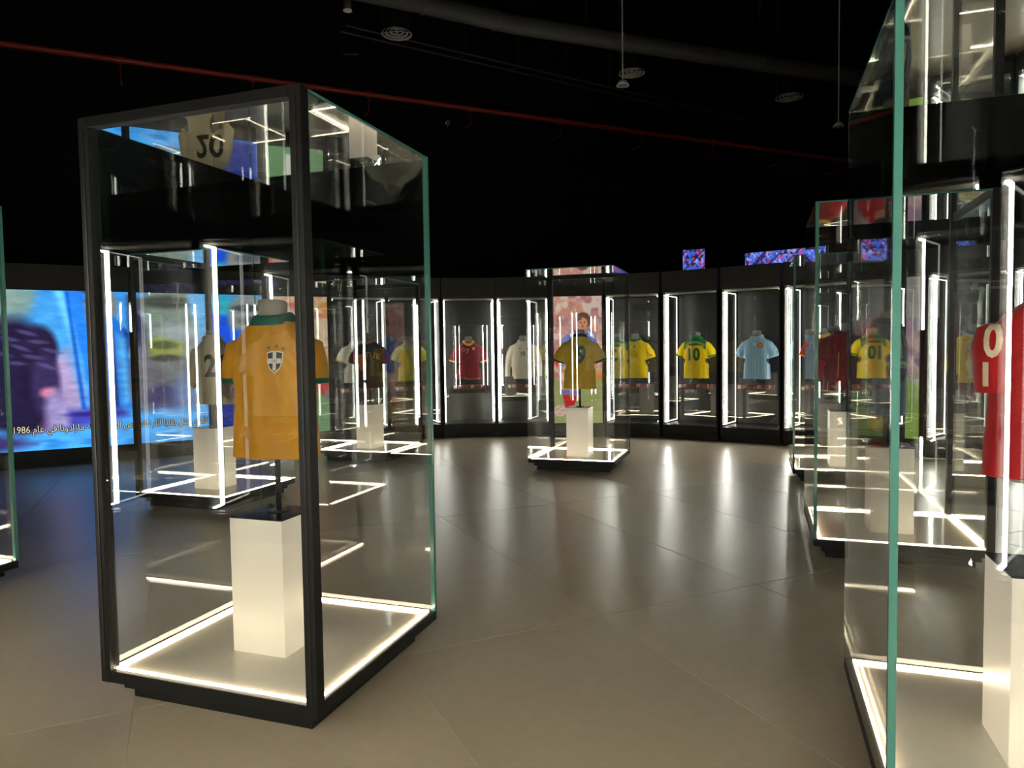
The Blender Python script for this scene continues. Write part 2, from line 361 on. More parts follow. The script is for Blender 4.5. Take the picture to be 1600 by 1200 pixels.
# ---- left light panel, centre light panel, right light panel ---------------------
def make_panel(name_label, L, R, painter):
    mid, a = unit_frame(L, R)
    root = thing('light_panel', name_label, 'light panel', (mid.x, mid.y, 0), a)
    shell(root, HWU, 0.30)
    build('light_box', MB().box(-HWU + 0.03, HWU - 0.03, 0.05, 0.30, ZB, ZT), M_FRAME, root)
    p = painter(Paint(118, 290, 0.93 / 2.3)); p.grid('backlit_print', 0.93, 2.3, M_PANEL, root, 0.045, ZB)
    return root
def paint_centre(p):
    p.fill((206, 150, 140))
    crowd(p, 0, 0.66, [(232, 206, 188), (200, 134, 122), (190, 140, 148), (236, 180, 156), (176, 120, 126), (244, 220, 202), (220, 150, 128)], 6, 14, 5, (216, 168, 152))
    p.mixm(np.clip((p.y - 0.55) * 12, 0, 1) * np.clip((p.x - 0.5) * 6, 0, 1), (226, 140, 48), 0.9)
    p.mixm(np.clip((p.y - 0.56) * 14, 0, 1) * np.clip((0.18 - p.x) * 9, 0, 1), (206, 150, 90), 0.7)
    g = np.clip((p.y - 0.645) * 40, 0, 1); p.mixm(g, (160, 164, 104)); p.mixm(g * np.clip((p.nz(6, 10, 3) - 0.45) * 4, 0, 1), (178, 172, 120), 0.7)
    # player
    blue, skin, red = (92, 116, 196), (214, 140, 104), (208, 44, 44)
    p.poly([(0.22, 0.335), (0.36, 0.29), (0.52, 0.265), (0.74, 0.26), (0.86, 0.30), (0.9, 0.36), (0.80, 0.60), (0.36, 0.60), (0.30, 0.38)], blue)
    p.poly([(0.22, 0.335), (0.34, 0.30), (0.36, 0.42), (0.26, 0.56), (0.16, 0.55), (0.2, 0.42)], (120, 140, 206))
    p.poly([(0.02, 0.50), (0.22, 0.36), (0.27, 0.40), (0.12, 0.56)], (214, 70, 60), 0.02)
    p.poly([(0.36, 0.295), (0.5, 0.27), (0.4, 0.33)], (236, 236, 240)); p.poly([(0.74, 0.275), (0.84, 0.30), (0.86, 0.34), (0.76, 0.31)], (236, 236, 240))
    p.poly([(0.16, 0.55), (0.25, 0.55), (0.26, 0.63), (0.18, 0.64)], skin)
    p.poly([(0.2, 0.60), (0.66, 0.60), (0.6, 0.73), (0.42, 0.70), (0.36, 0.76), (0.20, 0.74)], (232, 200, 196))
    p.poly([(0.2, 0.66), (0.35, 0.68), (0.36, 0.76), (0.24, 0.77)], skin); p.poly([(0.44, 0.68), (0.58, 0.68), (0.52, 0.78), (0.42, 0.77)], skin)
    p.poly([(0.2, 0.735), (0.36, 0.735), (0.37, 0.775), (0.22, 0.775)], (110, 110, 180)); p.poly([(0.42, 0.745), (0.56, 0.735), (0.54, 0.78), (0.41, 0.785)], (110, 110, 180))
    p.poly([(0.22, 0.775), (0.36, 0.775), (0.40, 0.865), (0.28, 0.875)], red); p.poly([(0.41, 0.785), (0.53, 0.78), (0.43, 0.875), (0.35, 0.87)], red)
    p.poly([(0.27, 0.865), (0.44, 0.865), (0.46, 0.89), (0.28, 0.895)], (190, 40, 40))
    p.poly([(0.57, 0.24), (0.70, 0.24), (0.72, 0.285), (0.52, 0.285)], skin)
    p.ell(0.635, 0.178, 0.135, 0.052, (110, 74, 60), 0.25); p.ell(0.72, 0.20, 0.06, 0.04, (104, 70, 58), 0.3)
    p.ell(0.625, 0.212, 0.098, 0.045, (222, 150, 116), 0.2); p.ell(0.56, 0.17, 0.05, 0.02, (120, 82, 66), 0.4)
    for ex in (0.585, 0.665): p.ell(ex, 0.205, 0.018, 0.005, (84, 52, 46), 0.5)
    p.ell(0.62, 0.222, 0.014, 0.010, (196, 118, 90), 0.6); p.ell(0.622, 0.238, 0.030, 0.005, (150, 70, 62), 0.5)
    p.ell(0.17, 0.902, 0.125, 0.045, (226, 190, 176), 0.12)
    for bx, by in ((0.12, 0.89), (0.22, 0.90), (0.16, 0.925), (0.19, 0.872)): p.ell(bx, by, 0.034, 0.009, (206, 160, 146), 0.9)
    return p
def paint_left(p):
    p.fill((230, 170, 140))
    crowd(p, 0, 0.72, [(240, 196, 150), (226, 84, 60), (236, 224, 200), (234, 150, 70), (214, 120, 110), (244, 206, 170)], 3, 14, 21, (232, 176, 146))
    p.mixm(np.exp(-((p.y - 0.47) / 0.03) ** 2), (240, 176, 60), 0.8)
    g = np.clip((p.y - 0.62) * 9, 0, 1); p.mixm(g, (124, 168, 116))
    p.mixm(np.clip((p.y - 0.58) * 9, 0, 1) * np.clip((p.x - 0.78) * 5, 0, 1), (150, 160, 130), 0.5)
    p.ell(0.28, 0.14, 0.16, 0.07, (206, 176, 168), 0.3)
    p.poly([(0.0, 0.32), (0.5, 0.30), (0.62, 0.5), (0.5, 0.56), (0, 0.6)], (222, 120, 84), 0.06)
    p.poly([(0.55, 0.545), (0.98, 0.52), (1.0, 0.66), (0.86, 0.69), (0.6, 0.66)], (226, 66, 58), 0.03)
    p.poly([(0.7, 0.66), (0.98, 0.63), (0.98, 0.72), (0.9, 0.74)], (206, 70, 66), 0.02)
    p.ell(0.97, 0.73, 0.05, 0.03, (150, 130, 140), 0.3); p.ell(0.53, 0.885, 0.07, 0.04, (240, 226, 206), 0.2)
    p.poly([(0.35, 0.6), (0.56, 0.6), (0.5, 0.8), (0.3, 0.86)], (206, 140, 110), 0.03)
    p.poly([(0.3, 0.80), (0.48, 0.78), (0.46, 0.95), (0.34, 0.95)], (230, 226, 214), 0.02)
    return p
def paint_right(p):
    p.fill((150, 142, 132))
    crowd(p, 0.25, 0.62, [(190, 150, 140), (150, 110, 130), (206, 170, 160), (120, 100, 120)], 5, 12, 40, (166, 140, 140))
    p.mixm(np.clip((0.24 - p.y) * 12, 0, 1), (140, 133, 124))
    g = np.clip((p.y - 0.62) * 14, 0, 1); p.mixm(g, (116, 148, 62)); p.mixm(np.clip((p.y - 0.80) * 10, 0, 1), (134, 164, 60), 0.8)
    p.ell(0.2, 0.62, 0.12, 0.06, (90, 160, 80), 0.4)
    red, skin = (206, 46, 52), (220, 140, 84)
    p.poly([(0.06, 0.38), (0.26, 0.27), (0.42, 0.22), (0.48, 0.26), (0.36, 0.33), (0.2, 0.42), (0.08, 0.46)], red)
    p.poly([(0.42, 0.22), (0.50, 0.16), (0.52, 0.10), (0.60, 0.09), (0.60, 0.18), (0.48, 0.26)], skin)
    p.ell(0.555, 0.085, 0.05, 0.03, skin, 0.2)
    p.poly([(0.22, 0.36), (0.62, 0.34), (0.62, 0.62), (0.24, 0.62)], (196, 40, 46))
    p.ell(0.42, 0.31, 0.11, 0.05, (206, 140, 100), 0.2); p.ell(0.42, 0.275, 0.12, 0.035, (60, 44, 40), 0.3)
    p.poly([(0.22, 0.62), (0.60, 0.62), (0.58, 0.86), (0.44, 0.86), (0.42, 0.7), (0.4, 0.86), (0.24, 0.86)], (44, 46, 60))
    p.poly([(0.28, 0.86), (0.4, 0.86), (0.4, 0.9), (0.28, 0.9)], skin); p.poly([(0.46, 0.86), (0.58, 0.86), (0.58, 0.9), (0.46, 0.9)], skin)
    p.ell(0.34, 0.925, 0.08, 0.035, (234, 186, 40), 0.15); p.ell(0.52, 0.925, 0.08, 0.035, (234, 186, 40), 0.15)
    return p
make_panel('backlit panel of a blurred red, orange and green pitch scene beside the video screen', (-4.02, 11.80), (-3.12, 12.14), paint_left)
make_panel('backlit portrait of a curly haired footballer in blue shirt and red socks, behind shirt 9', (0.71, 12.83), (1.64, 12.77), paint_centre)
make_panel('backlit panel of a footballer in red raising one arm over a green pitch', (5.08, 10.60), (5.74, 9.94), paint_right)

# ---- big LED screen on the left ---------------------------------------------
def paint_screen(p):
    # picture coordinates: s = 0..1 over the part seen left of the post, written as photo columns 0..415 and rows 450..705
    def S(px): t = px / 415.0; return (0.9 * t + 0.1 * t * t) * 0.86 + 0.14
    def T(py): return (py - 455.0) / 245.0
    def P(*q): return [(S(a), T(b)) for a, b in q]
    def E(px, py, rx, ry, c, soft=0.5, rot=0.0, a=1.0): p.ell(S(px), T(py), rx / 415 * 0.86, ry / 245, c, soft, rot, a)
    p.fill((62, 150, 226))
    p.poly(P((-80, 440), (75, 440), (62, 488), (20, 520), (-80, 540)), (112, 150, 158), 0.06)
    E(10, 470, 40, 16, (126, 150, 140), 0.8)
    p.poly(P((92, 440), (142, 440), (150, 700), (120, 700), (112, 560), (98, 500)), (40, 128, 238), 0.04)
    p.poly(P((94, 452), (110, 452), (140, 610), (128, 620)), (104, 196, 250), 0.04)
    p.poly(P((60, 500), (92, 470), (128, 560), (136, 650), (96, 690), (60, 640)), (70, 160, 232), 0.08)
    p.poly(P((84, 560), (112, 545), (134, 620), (136, 668), (96, 676), (80, 640)), (168, 152, 196), 0.08)
    p.poly(P((20, 650), (92, 620), (100, 680), (30, 690)), (126, 96, 140), 0.1)
    E(36, 590, 52, 92, (34, 28, 56), 0.25); E(70, 545, 26, 36, (40, 32, 62), 0.35); E(78, 600, 20, 50, (54, 44, 84), 0.5); E(-30, 590, 60, 110, (38, 32, 64), 0.3)
    for k in range(10): E(8 + k * 9, 515 + (k * 37) % 60, 14, 3, (92, 84, 136), 0.8, 0.4 - 0.1 * (k % 4), 0.6)
    E(82, 612, 12, 8, (206, 120, 150), 0.9); E(92, 640, 16, 30, (150, 138, 190), 0.8)
    E(165, 478, 24, 32, (128, 128, 134), 0.4); E(160, 470, 18, 5, (58, 60, 76), 0.6); E(158, 455, 20, 5, (70, 70, 84), 0.6)
    p.poly(P((150, 500), (176, 488), (205, 520), (214, 640), (152, 648)), (28, 112, 218), 0.03)
    p.poly(P((172, 500), (182, 520), (186, 640), (178, 640), (174, 560)), (12, 44, 112), 0.02)
    p.poly(P((160, 520), (166, 520), (170, 640), (162, 640)), (14, 60, 140), 0.02); p.poly(P((196, 510), (204, 522), (212, 640), (206, 640)), (16, 60, 140), 0.02)
    p.poly(P((112, 456), (116, 456), (136, 640), (130, 640)), (20, 84, 190), 0.02)
    p.poly(P((184, 520), (200, 530), (206, 630), (192, 640)), (84, 172, 240), 0.05)
    p.poly(P((204, 462), (244, 470), (252, 540), (232, 560), (206, 548)), (48, 42, 86), 0.04)
    p.poly(P((222, 486), (240, 484), (250, 520), (240, 525)), (170, 205, 236), 0.03); p.poly(P((206, 545), (220, 545), (216, 565), (205, 560)), (196, 216, 240), 0.03)
    E(276, 540, 50, 105, (136, 144, 140), 0.35); E(268, 475, 48, 28, (128, 140, 128), 0.4); E(262, 470, 40, 10, (74, 80, 74), 0.7); E(230, 600, 26, 60, (120, 116, 128), 0.6)
    E(262, 545, 28, 22, (146, 150, 70), 0.5); E(258, 540, 22, 7, (88, 94, 50), 0.6); E(262, 562, 24, 6, (70, 70, 56), 0.6); E(284, 520, 30, 14, (160, 172, 176), 0.7)
    E(280, 590, 40, 26, (96, 92, 92), 0.8, 0, 0.7); E(262, 628, 34, 24, (66, 58, 104), 0.6); E(300, 620, 30, 36, (104, 124, 168), 0.8)
    p.poly(P((296, 450), (324, 456), (324, 660), (306, 640), (316, 540), (300, 480)), (122, 184, 236), 0.04)
    p.poly(P((328, 468), (364, 480), (372, 700), (326, 700)), (24, 84, 226), 0.03); p.poly(P((326, 610), (415, 600), (415, 700), (326, 700)), (40, 52, 130), 0.06)
    E(352, 474, 20, 16, (56, 178, 196), 0.5); E(392, 492, 34, 40, (140, 142, 140), 0.4); E(392, 478, 26, 6, (70, 76, 84), 0.6); E(398, 500, 22, 8, (90, 92, 96), 0.7)
    p.poly(P((366, 512), (415, 528), (415, 610), (364, 600)), (26, 92, 232), 0.04)
    p.poly(P((-80, 640), (40, 676), (110, 668), (190, 652), (250, 648), (330, 668), (330, 720), (-80, 730)), (74, 168, 246), 0.05)
    p.poly(P((110, 640), (190, 640), (200, 654), (110, 670)), (66, 70, 176), 0.05); E(150, 648, 40, 4, (50, 40, 130), 0.8)
    p.poly(P((-80, 660), (20, 676), (60, 690), (0, 700), (-80, 700)), (60, 50, 110), 0.06)
    p.poly(P((250, 646), (320, 650), (320, 700), (250, 700)), (96, 172, 238), 0.08)
    for k in range(14): E(80 + (k * 61) % 240, 686 + (k * 7) % 16, 14, 2.2, (44, 128, 210), 0.8, 0, 0.7)
    n = p.nz(26, 40, 9, 3); p.c *= (0.86 + 0.28 * n)[..., None]
    sc = 0.97 + 0.03 * np.sin(p.y * 2 * np.pi * 95); p.c *= sc[..., None]
    return p
L_, R_ = Vector((-7.78, 9.58, 0)), Vector((-4.09, 11.66, 0)); mid = (L_ + R_) / 2; LW = (R_ - L_).length; la = math.atan2((R_ - L_).y, (R_ - L_).x)
screen = thing('video_screen', 'large blue LED video screen on the left wall with Arabic subtitles', 'video screen', (mid.x, mid.y, 0), la)
build('plinth', MB().box(-LW / 2, LW / 2, 0.05, 0.3, 0, 0.09).box(-LW / 2, LW / 2, 0, 0.3, 0.09, ZB), M_FRAME, screen, bevel=0.004)
build('fascia', MB().box(-LW / 2, LW / 2, -0.02, 0.1, ZT, ZF), M_FRIEZE, screen, bevel=0.004)
build('cabinet', MB().box(-LW / 2, LW / 2, 0.03, 0.3, ZB, ZT), M_FRAME, screen)
paint_screen(Paint(360, 230, LW / 2.3)).grid('display', LW, 2.3, M_SCREEN, screen, 0.02, ZB)

# ------------------------------------------------------------------ text helper
def text_mesh(body, height, bold=0.0, xscale=1.0, shear=0.0):
    c = bpy.data.curves.new('lettering', 'FONT'); c.body = body; c.align_x = 'CENTER'; c.size = 1.0; c.offset = bold; c.resolution_u = 3; c.shear = shear
    o = bpy.data.objects.new('lettering', c); COL.objects.link(o)
    dg = bpy.context.evaluated_depsgraph_get(); me = bpy.data.meshes.new_from_object(o.evaluated_get(dg))
    bpy.data.objects.remove(o); bpy.data.curves.remove(c)
    n = len(me.vertices); co = np.zeros(n * 3); me.vertices.foreach_get('co', co); co = co.reshape(-1, 3)
    f = [tuple(p.vertices) for p in me.polygons]; bpy.data.meshes.remove(me)
    h = co[:, 1].max() - co[:, 1].min(); k = height / h
    xy = np.stack([(co[:, 0] - (co[:, 0].max() + co[:, 0].min()) / 2) * k * xscale, (co[:, 1] - (co[:, 1].max() + co[:, 1].min()) / 2) * k], -1)
    return xy, f
FORMS = {'ا': (0xFE8D, 0xFE8E), 'أ': (0xFE83, 0xFE84), 'آ': (0xFE81, 0xFE82), 'د': (0xFEA9, 0xFEAA), 'ذ': (0xFEAB, 0xFEAC), 'ر': (0xFEAD, 0xFEAE), 'و': (0xFEED, 0xFEEE),
         'ب': 0xFE8F, 'ت': 0xFE95, 'ث': 0xFE99, 'ص': 0xFEB9, 'ع': 0xFEC9, 'ف': 0xFED1, 'ق': 0xFED5, 'ك': 0xFED9, 'ل': 0xFEDD, 'م': 0xFEE1, 'ن': 0xFEE5, 'ه': 0xFEE9, 'ي': 0xFEF1}
def arabic(s):
    out = []
    for i, ch in enumerate(s):
        if ch not in FORMS: out.append(ch); continue
        fm = FORMS[ch]
        prev = i > 0 and s[i - 1] in FORMS and isinstance(FORMS[s[i - 1]], int)
        nxt = i + 1 < len(s) and s[i + 1] in FORMS
        if isinstance(fm, tuple): out.append(chr(fm[1] if prev else fm[0]))
        else: out.append(chr(fm + ((3 if nxt else 1) if prev else (2 if nxt else 0))))
    return ''.join(reversed(out))
M_SUB = emit_mat('subtitle ink', (244, 232, 196), 0.85); M_SUBO = emit_mat('subtitle outline', (30, 24, 34), 0.3)
words = ['1986'] + [arabic(w) for w in reversed('أن تكون مثل بقايا آثار القميص الذي ارتداه مارادونا في عام'.split())]
def words_extent(k): return None
full, ff_ = text_mesh(' '.join(words), 0.185, 0.0); k_ = 2.66 / (full[:, 0].max() - full[:, 0].min()); xc = LW / 2 - 0.76 - 1.33
def islands_to_words(xy, f):
    """share the glyph triangles of one line out to its words, by the wide gaps between them"""
    xs = sorted((min(xy[i][0] for i in q), max(xy[i][0] for i in q)) for q in f)
    cuts, hi = [], xs[0][1]; gaps = []
    for a_, b_ in xs[1:]:
        if a_ > hi: gaps.append((a_ - hi, (a_ + hi) / 2))
        hi = max(hi, b_)
    cuts = sorted(c for _, c in sorted(gaps, reverse=True)[:len(words) - 1])
    out = [[] for _ in range(len(cuts) + 1)]
    for q in f: out[sum(xy[q[0]][0] > c for c in cuts)].append(q)
    return out
for grp in islands_to_words(full, ff_):
    idx = sorted({i for q in grp for i in q}); mp = {v: n for n, v in enumerate(idx)}
    for nm, grow, yy, mm in (('subtitle_outline', 1, 0.014, M_SUBO), ('subtitle_word', 0, 0.010, M_SUB)):
        me = bpy.data.meshes.new(nm); vv, fc = [], []
        for dx, dz in (((0.012, 0), (-0.012, 0), (0, 0.012), (0, -0.012)) if grow else ((0, 0),)):
            o_ = len(vv); vv += [(full[i][0] * k_ + xc + dx, yy + abs(dx) * 0.05, full[i][1] + 0.545 + dz) for i in idx]; fc += [tuple(mp[i] + o_ for i in q) for q in grp]
        me.from_pydata(vv, [], fc); me.materials.append(mm)
        if grow: par = obj(nm, me, screen)
        else: obj(nm, me, par)

# ------------------------------------------------------------------ niches
FAR = [('n1', (-3.07, 12.17), (-2.21, 12.535)), ('n2', (-2.16, 12.555), (-1.31, 12.915)), ('n3', (-1.235, 12.935), (-0.320, 13.01)), ('n4', (-0.26, 12.985), (0.660, 12.93)),
       ('n5', (1.70, 12.74), (2.58, 12.44)), ('n6', (2.64, 12.40), (3.45, 11.88)), ('n7', (3.52, 11.84), (4.27, 11.30)), ('n8', (4.33, 11.25), (5.03, 10.63)),
       ('n9', (5.80, 9.88), (6.40, 9.17)), ('n10', (6.45, 9.11), (6.98, 8.34)), ('n11', (7.02, 8.28), (7.42, 7.43)), ('n12', (7.45, 7.36), (7.72, 6.46)), ('n13', (7.74, 6.39), (7.88, 5.46))]
LBL = {'n1': 'black lit niche just right of the red and green light panel, white shirt inside',
       'n2': 'black lit niche between the white shirt niche and the maroon shirt niche',
       'n3': 'black lit niche holding the maroon number 7 shirt',
       'n4': 'black lit niche holding the white long sleeved number 10 shirt',
       'n5': 'black lit niche right of the portrait panel, yellow shirt with ringed number inside',
       'n6': 'black lit niche holding the yellow shirt with green yoke and number 10 on its back',
       'n7': 'black lit niche holding the sky blue shirt with the orange crest',
       'n8': 'black lit niche right of the sky blue shirt niche, red shirt with yellow collar inside',
       'n9': 'black lit niche holding the yellow shirt with the navy collar and small crest',
       'n10': 'black lit niche at the right edge, last one seen behind the red shirt',
       'n11': 'black lit niche beyond the right edge of the picture, first past the last visible one',
       'n12': 'black lit niche beyond the right edge of the picture, second past the last visible one',
       'n13': 'black lit niche beyond the right edge of the picture, end of the row'}
proto = make_niche(LBL['n1']); proto['group'] = 'lit shirt niches along the curved back wall'
U = {}
for i, (k, L, R) in enumerate(FAR):
    m_, a_ = unit_frame(L, R)
    if i == 0: proto.location = (m_.x, m_.y, 0); proto.rotation_euler = (0, 0, a_); U[k] = proto
    else: U[k] = dup(proto, (m_.x, m_.y, 0), a_, LBL[k])
NEAR = [((3.20, 0.02), (2.24, -0.14)), ((2.21, -0.15), (1.24, -0.28)), ((1.19, -0.29), (0.21, -0.33)), ((0.18, -0.33), (-0.80, -0.24)), ((-0.83, -0.23), (-1.77, 0.03)),
        ((-1.80, 0.045), (-2.68, 0.46)), ((-3.28, 1.04), (-4.10, 1.53)), ((-4.13, 1.54), (-4.99, 2.05))]
NL = ['first from its right end', 'second from its right end', 'third from its right end', 'right at the photographer', 'next to the photographer on the left', 'sixth from its right end',
      'holding the reflected white shirt', 'at its left end']
V = []
for (L, R), t in zip(NEAR, NL):
    m_, a_ = unit_frame(L, R); V.append(dup(proto, (m_.x, m_.y, 0), a_, 'black lit niche behind the camera, ' + t, 'lit niches behind the camera'))
    for ch in V[-1].children:
        for sl in ch.material_slots:
            if sl.material == M_LEDF: sl.link = 'OBJECT'; sl.material = M_LEDN
            elif sl.material == M_LED: sl.link = 'OBJECT'; sl.material = M_LEDM
for k in ('n1', 'n2', 'n3', 'n4'):
    for ch in U[k].children:
        for sl in ch.material_slots:
            if sl.material == M_LEDF: sl.link = 'OBJECT'; sl.material = M_LEDD
for k in ('n1', 'n2', 'n3', 'n4', 'n5', 'n6', 'n7', 'n8', 'n9', 'n10'): add_rail(U[k])
add_rail(V[6])
# small lit name plates on the back wall of two of the near niches
for r_ in (V[7], V[1]):
    pm = MB().box(-0.2, 0.2, 0.745, 0.757, 2.08, 2.16); pl = build('name_plate', pm, M_PRINTW, r_)
    tb = MB()
    for i in range(13): tb.box(-0.16 + i * 0.025, -0.143 + i * 0.025, 0.742, 0.745, 2.105, 2.138)
    build('plate_print', tb, M_FRAME, pl)

# ------------------------------------------------------------------ upper crowd screens
def px_ray(px, py):
    return _f + _r2 * ((px - 800) / F_PX) - _u2 * ((py - 600) / F_PX)
def at_y(px, py, Y):
    d = px_ray(px, py); return Vector((0, 0, EYE)) + d * (Y / d.y)
def at_z(px, py, Z):
    d = px_ray(px, py); return Vector((0, 0, EYE)) + d * ((Z - EYE) / d.z)
for lbl, pL, pR, yL, yR, seed in (('small square crowd video screen high on the dark wall above the yellow number 10 niche', (1067, 391, 423), (1101, 393, 423), 12.9, 12.75, 3),
                                  ('long crowd video screen high on the dark wall above the red shirt niche', (1164, 396, 418), (1290, 402, 418), 12.4, 11.6, 11)):
    a = at_y(pL[0], pL[2], yL); b = at_y(pR[0], pR[2], yR); a2 = at_y(pL[0], pL[1], yL)
    d = Vector((b.x - a.x, b.y - a.y, 0)); w = d.length; z0 = min(a.z, b.z) - 0.05; h = a2.z - z0
    r_ = thing('crowd_screen', lbl, 'video screen', ((a.x + b.x) / 2, (a.y + b.y) / 2, 0), math.atan2(d.y, d.x))
    build('cabinet', MB().box(-w / 2 - 0.02, w / 2 + 0.02, 0.01, 0.12, z0 - 0.02, z0 + h + 0.02), M_FRAME, r_)
    build('mounting_post', MB().box(-w / 4 - 0.03, -w / 4 + 0.03, 0.12, 0.18, 0, z0 + h).box(w / 4 - 0.03, w / 4 + 0.03, 0.12, 0.18, 0, z0 + h), M_FRAME, r_)
    p = Paint(int(60 * w / h), 60, w / h).fill((60, 80, 170))
    for i, c in enumerate([(70, 110, 220), (170, 40, 80), (40, 44, 110), (120, 160, 245), (200, 60, 80), (110, 150, 240), (24, 22, 50), (60, 90, 200)]):
        p.mixm(np.clip((p.nz(16 * w / h * 0.6, 6, seed + i, 2) - 0.53) * 12, 0, 1), c, 0.85)
    n = p.nz(14, 1, seed, 1); p.mixm(np.clip(np.sin((p.x * p.asp * 1.0 + p.y) * 9) * 3 - 2.2, 0, 1), (20, 18, 40), 0.8)
    p.grid('display', w, h, M_SCREEN, r_, 0.008, z0)

# ------------------------------------------------------------------ glass cases
HU, HV, ZTOP = 0.58, 0.57, 2.65
M_CLEARJ = glass_mat('clear joint', (0.86, 0.95, 0.92), f0=0.08)
def make_case(name_label, u0, v0, framed, thick=()):
    c = UX * (u0 + HU) + VX * (v0 + HV)
    root = thing('glass_case', name_label, 'display case', (c.x, c.y, 0), -A19, 'tall glass shirt cases')
    build('plinth', MB().box(-HU + 0.09, HU - 0.09, -HV + 0.09, HV - 0.09, 0, 0.05).box(-HU + 0.06, HU - 0.06, -HV + 0.06, HV - 0.06, 0.05, 0.10), M_FRAME, root, bevel=0.004)
    t = 0.032
    fr = MB().box(-HU, HU, -HV, -HV + t, 0.10, 0.152).box(-HU, HU, HV - t, HV, 0.10, 0.152).box(-HU, -HU + t, -HV + t, HV - t, 0.10, 0.152).box(HU - t, HU, -HV + t, HV - t, 0.10, 0.152)
    build('base_frame', fr, M_FRAME, root, bevel=0.003)
    build('deck', MB().box(-HU + t, HU - t, -HV + t, HV - t, 0.10, 0.146), M_DECK, root)
    e = 0.010; a, b = HU - t, HV - t
    for x0, x1, y0, y1 in ((-a, a, -b, -b + e), (-a, a, b - e, b), (-a, -a + e, -b + e, b - e), (a - e, a, -b + e, b - e)):
        build('led_strip', MB().box(x0, x1, y0, y1, 0.1462, 0.159), M_LEDC, root)
    g = 0.012; z0, z1 = 0.152, ZTOP - g
    def pane(nm, x0, x1, y0, y1, za, zb, ax, m=M_GLASS):
        mb = MB().box(x0, x1, y0, y1, za, zb)
        mb.mi = [{'z': (0, 0, 1, 1, 1, 1), 'y': (1, 1, 0, 1, 0, 1), 'x': (1, 1, 1, 0, 1, 0)}[ax][i] for i in range(6)]
        build(nm, mb, [m, M_TEAL if ax == 'z' else M_CLEARJ], root)
    pw = 0.052
    fb, ff = framed == 'back', framed == 'front'; fl, frr = framed == 'left', framed == 'right'
    xL = -HU + (pw if fl else 0.0); xR = HU - (pw if frr else 0.0)
    pane('glass_front', -HU + (pw if ff else 0.0) + (0 if ff else 0), HU - (pw if ff else 0.0), -HV + (0.02 if ff else 0), -HV + g + (0.02 if ff else 0), z0, z1, 'y')
    pane('glass_back', -HU + (pw if fb else 0), HU - (pw if fb else 0), HV - g - (0.02 if fb else 0), HV - (0.02 if fb else 0), z0, z1, 'y')
    ys0 = -HV + (pw if (ff or fl) else g) ; ys1 = HV - (pw if (fl or fb) else g)
    pane('glass_left', -HU + (0.02 if fl else 0), -HU + g + (0.02 if fl else 0), ys0 if (ff or fl) else -HV + g, ys1, z0, z1, 'x')
    ys0 = -HV + (pw if (ff or frr) else g); ys1 = HV - (pw if (frr or fb) else g)
    pane('glass_right', HU - g - (0.02 if frr else 0), HU - (0.02 if frr else 0), ys0, ys1, z0, z1, 'x')
    pane('glass_top', -HU, HU, -HV, HV, z1, ZTOP, 'z', M_TOPGLASS)
    corners = {'nl': (-1, -1), 'nr': (1, -1), 'bl': (-1, 1), 'br': (1, 1)}
    fc = {'front': ('nl', 'nr'), 'left': ('nl', 'bl'), 'right': ('nr', 'br'), 'back': ('bl', 'br')}[framed]
    for k, (sx, sy) in corners.items():
        if k in fc:
            x0, x1 = sorted((sx * (HU + 0.003), sx * (HU - pw))); y0, y1 = sorted((sy * (HV + 0.003), sy * (HV - pw)))
            po = build('frame_post', MB().box(x0, x1, y0, y1, 0.10, ZTOP + 0.004), M_FRAME, root, bevel=0.004)
            gx, gy = (x0 + x1) / 2, (y0 + y1) / 2
            # shadow groove strip down the door side
            if framed == 'front': gm = MB().box(gx - 0.004, gx + 0.004, y0 - 0.003, y0 + 0.001, 0.16, ZTOP - 0.05)
            else: gm = MB().box(x0 - 0.003 if sx < 0 else x1 - 0.001, x0 + 0.001 if sx < 0 else x1 + 0.003, gy - 0.004, gy + 0.004, 0.16, ZTOP - 0.05)
            build('door_seal', gm, M_POLE, po)
        else:
            jw = 0.022 if k in thick else 0.005
            x0, x1 = sorted((sx * (HU + 0.0015), sx * (HU - jw))); y0, y1 = sorted((sy * (HV + 0.0015), sy * (HV - jw)))
            build('glass_joint', MB().box(x0, x1, y0, y1, z0, ZTOP + 0.001), M_TEAL if k in thick else M_CLEARJ, root)
    if framed in ('front', 'back'):
        y0, y1 = sorted(((1 if framed == 'back' else -1) * (HV + 0.003), (1 if framed == 'back' else -1) * (HV - 0.04)))
        build('top_rail', MB().box(-HU + pw, HU - pw, y0, y1, ZTOP - 0.045, ZTOP + 0.004), M_FRAME, root, bevel=0.003)
    else:
        x0, x1 = sorted(((1 if framed == 'right' else -1) * (HU + 0.003), (1 if framed == 'right' else -1) * (HU - 0.04)))
        build('top_rail', MB().box(x0, x1, -HV + pw, HV - pw, ZTOP - 0.045, ZTOP + 0.004), M_FRAME, root, bevel=0.003)
    return c
CASES = {}
for k, u0, v0, fr, lb in (
        ('A', -2.848, 2.395, 'front', 'tall glass case in front with black door frame, mustard yellow shirt inside'),
        ('B', -6.19, 5.70, 'left', 'tall glass case seen through the front case, cream shirt inside, before the blue screen'),
        ('C', -6.15, 8.93, 'back', 'tall glass case far behind the front case, black shirt with orange emblem inside'),
        ('D', -2.858, 8.88, 'back', 'free standing glass case in the middle of the hall, shirt 9 inside'),
        ('E', 0.39, 2.405, 'right', 'nearest glass case cut by the right edge, teal corner, red shirt inside'),
        ('F', 0.41, 5.67, 'right', 'glass case on the right with steel blue striped shirt, behind the red shirt case'),
        ('G', 0.41, 8.86, 'right', 'farthest glass case on the right, maroon shirt inside'),
        ('H', -6.13, 2.41, 'left', 'glass case cut by the left edge of the picture, only one teal corner seen')):
    CASES[k] = make_case(lb, u0, v0, fr, ('br',) if k in 'AH' else (('nl',) if k in 'EFG' else ()))

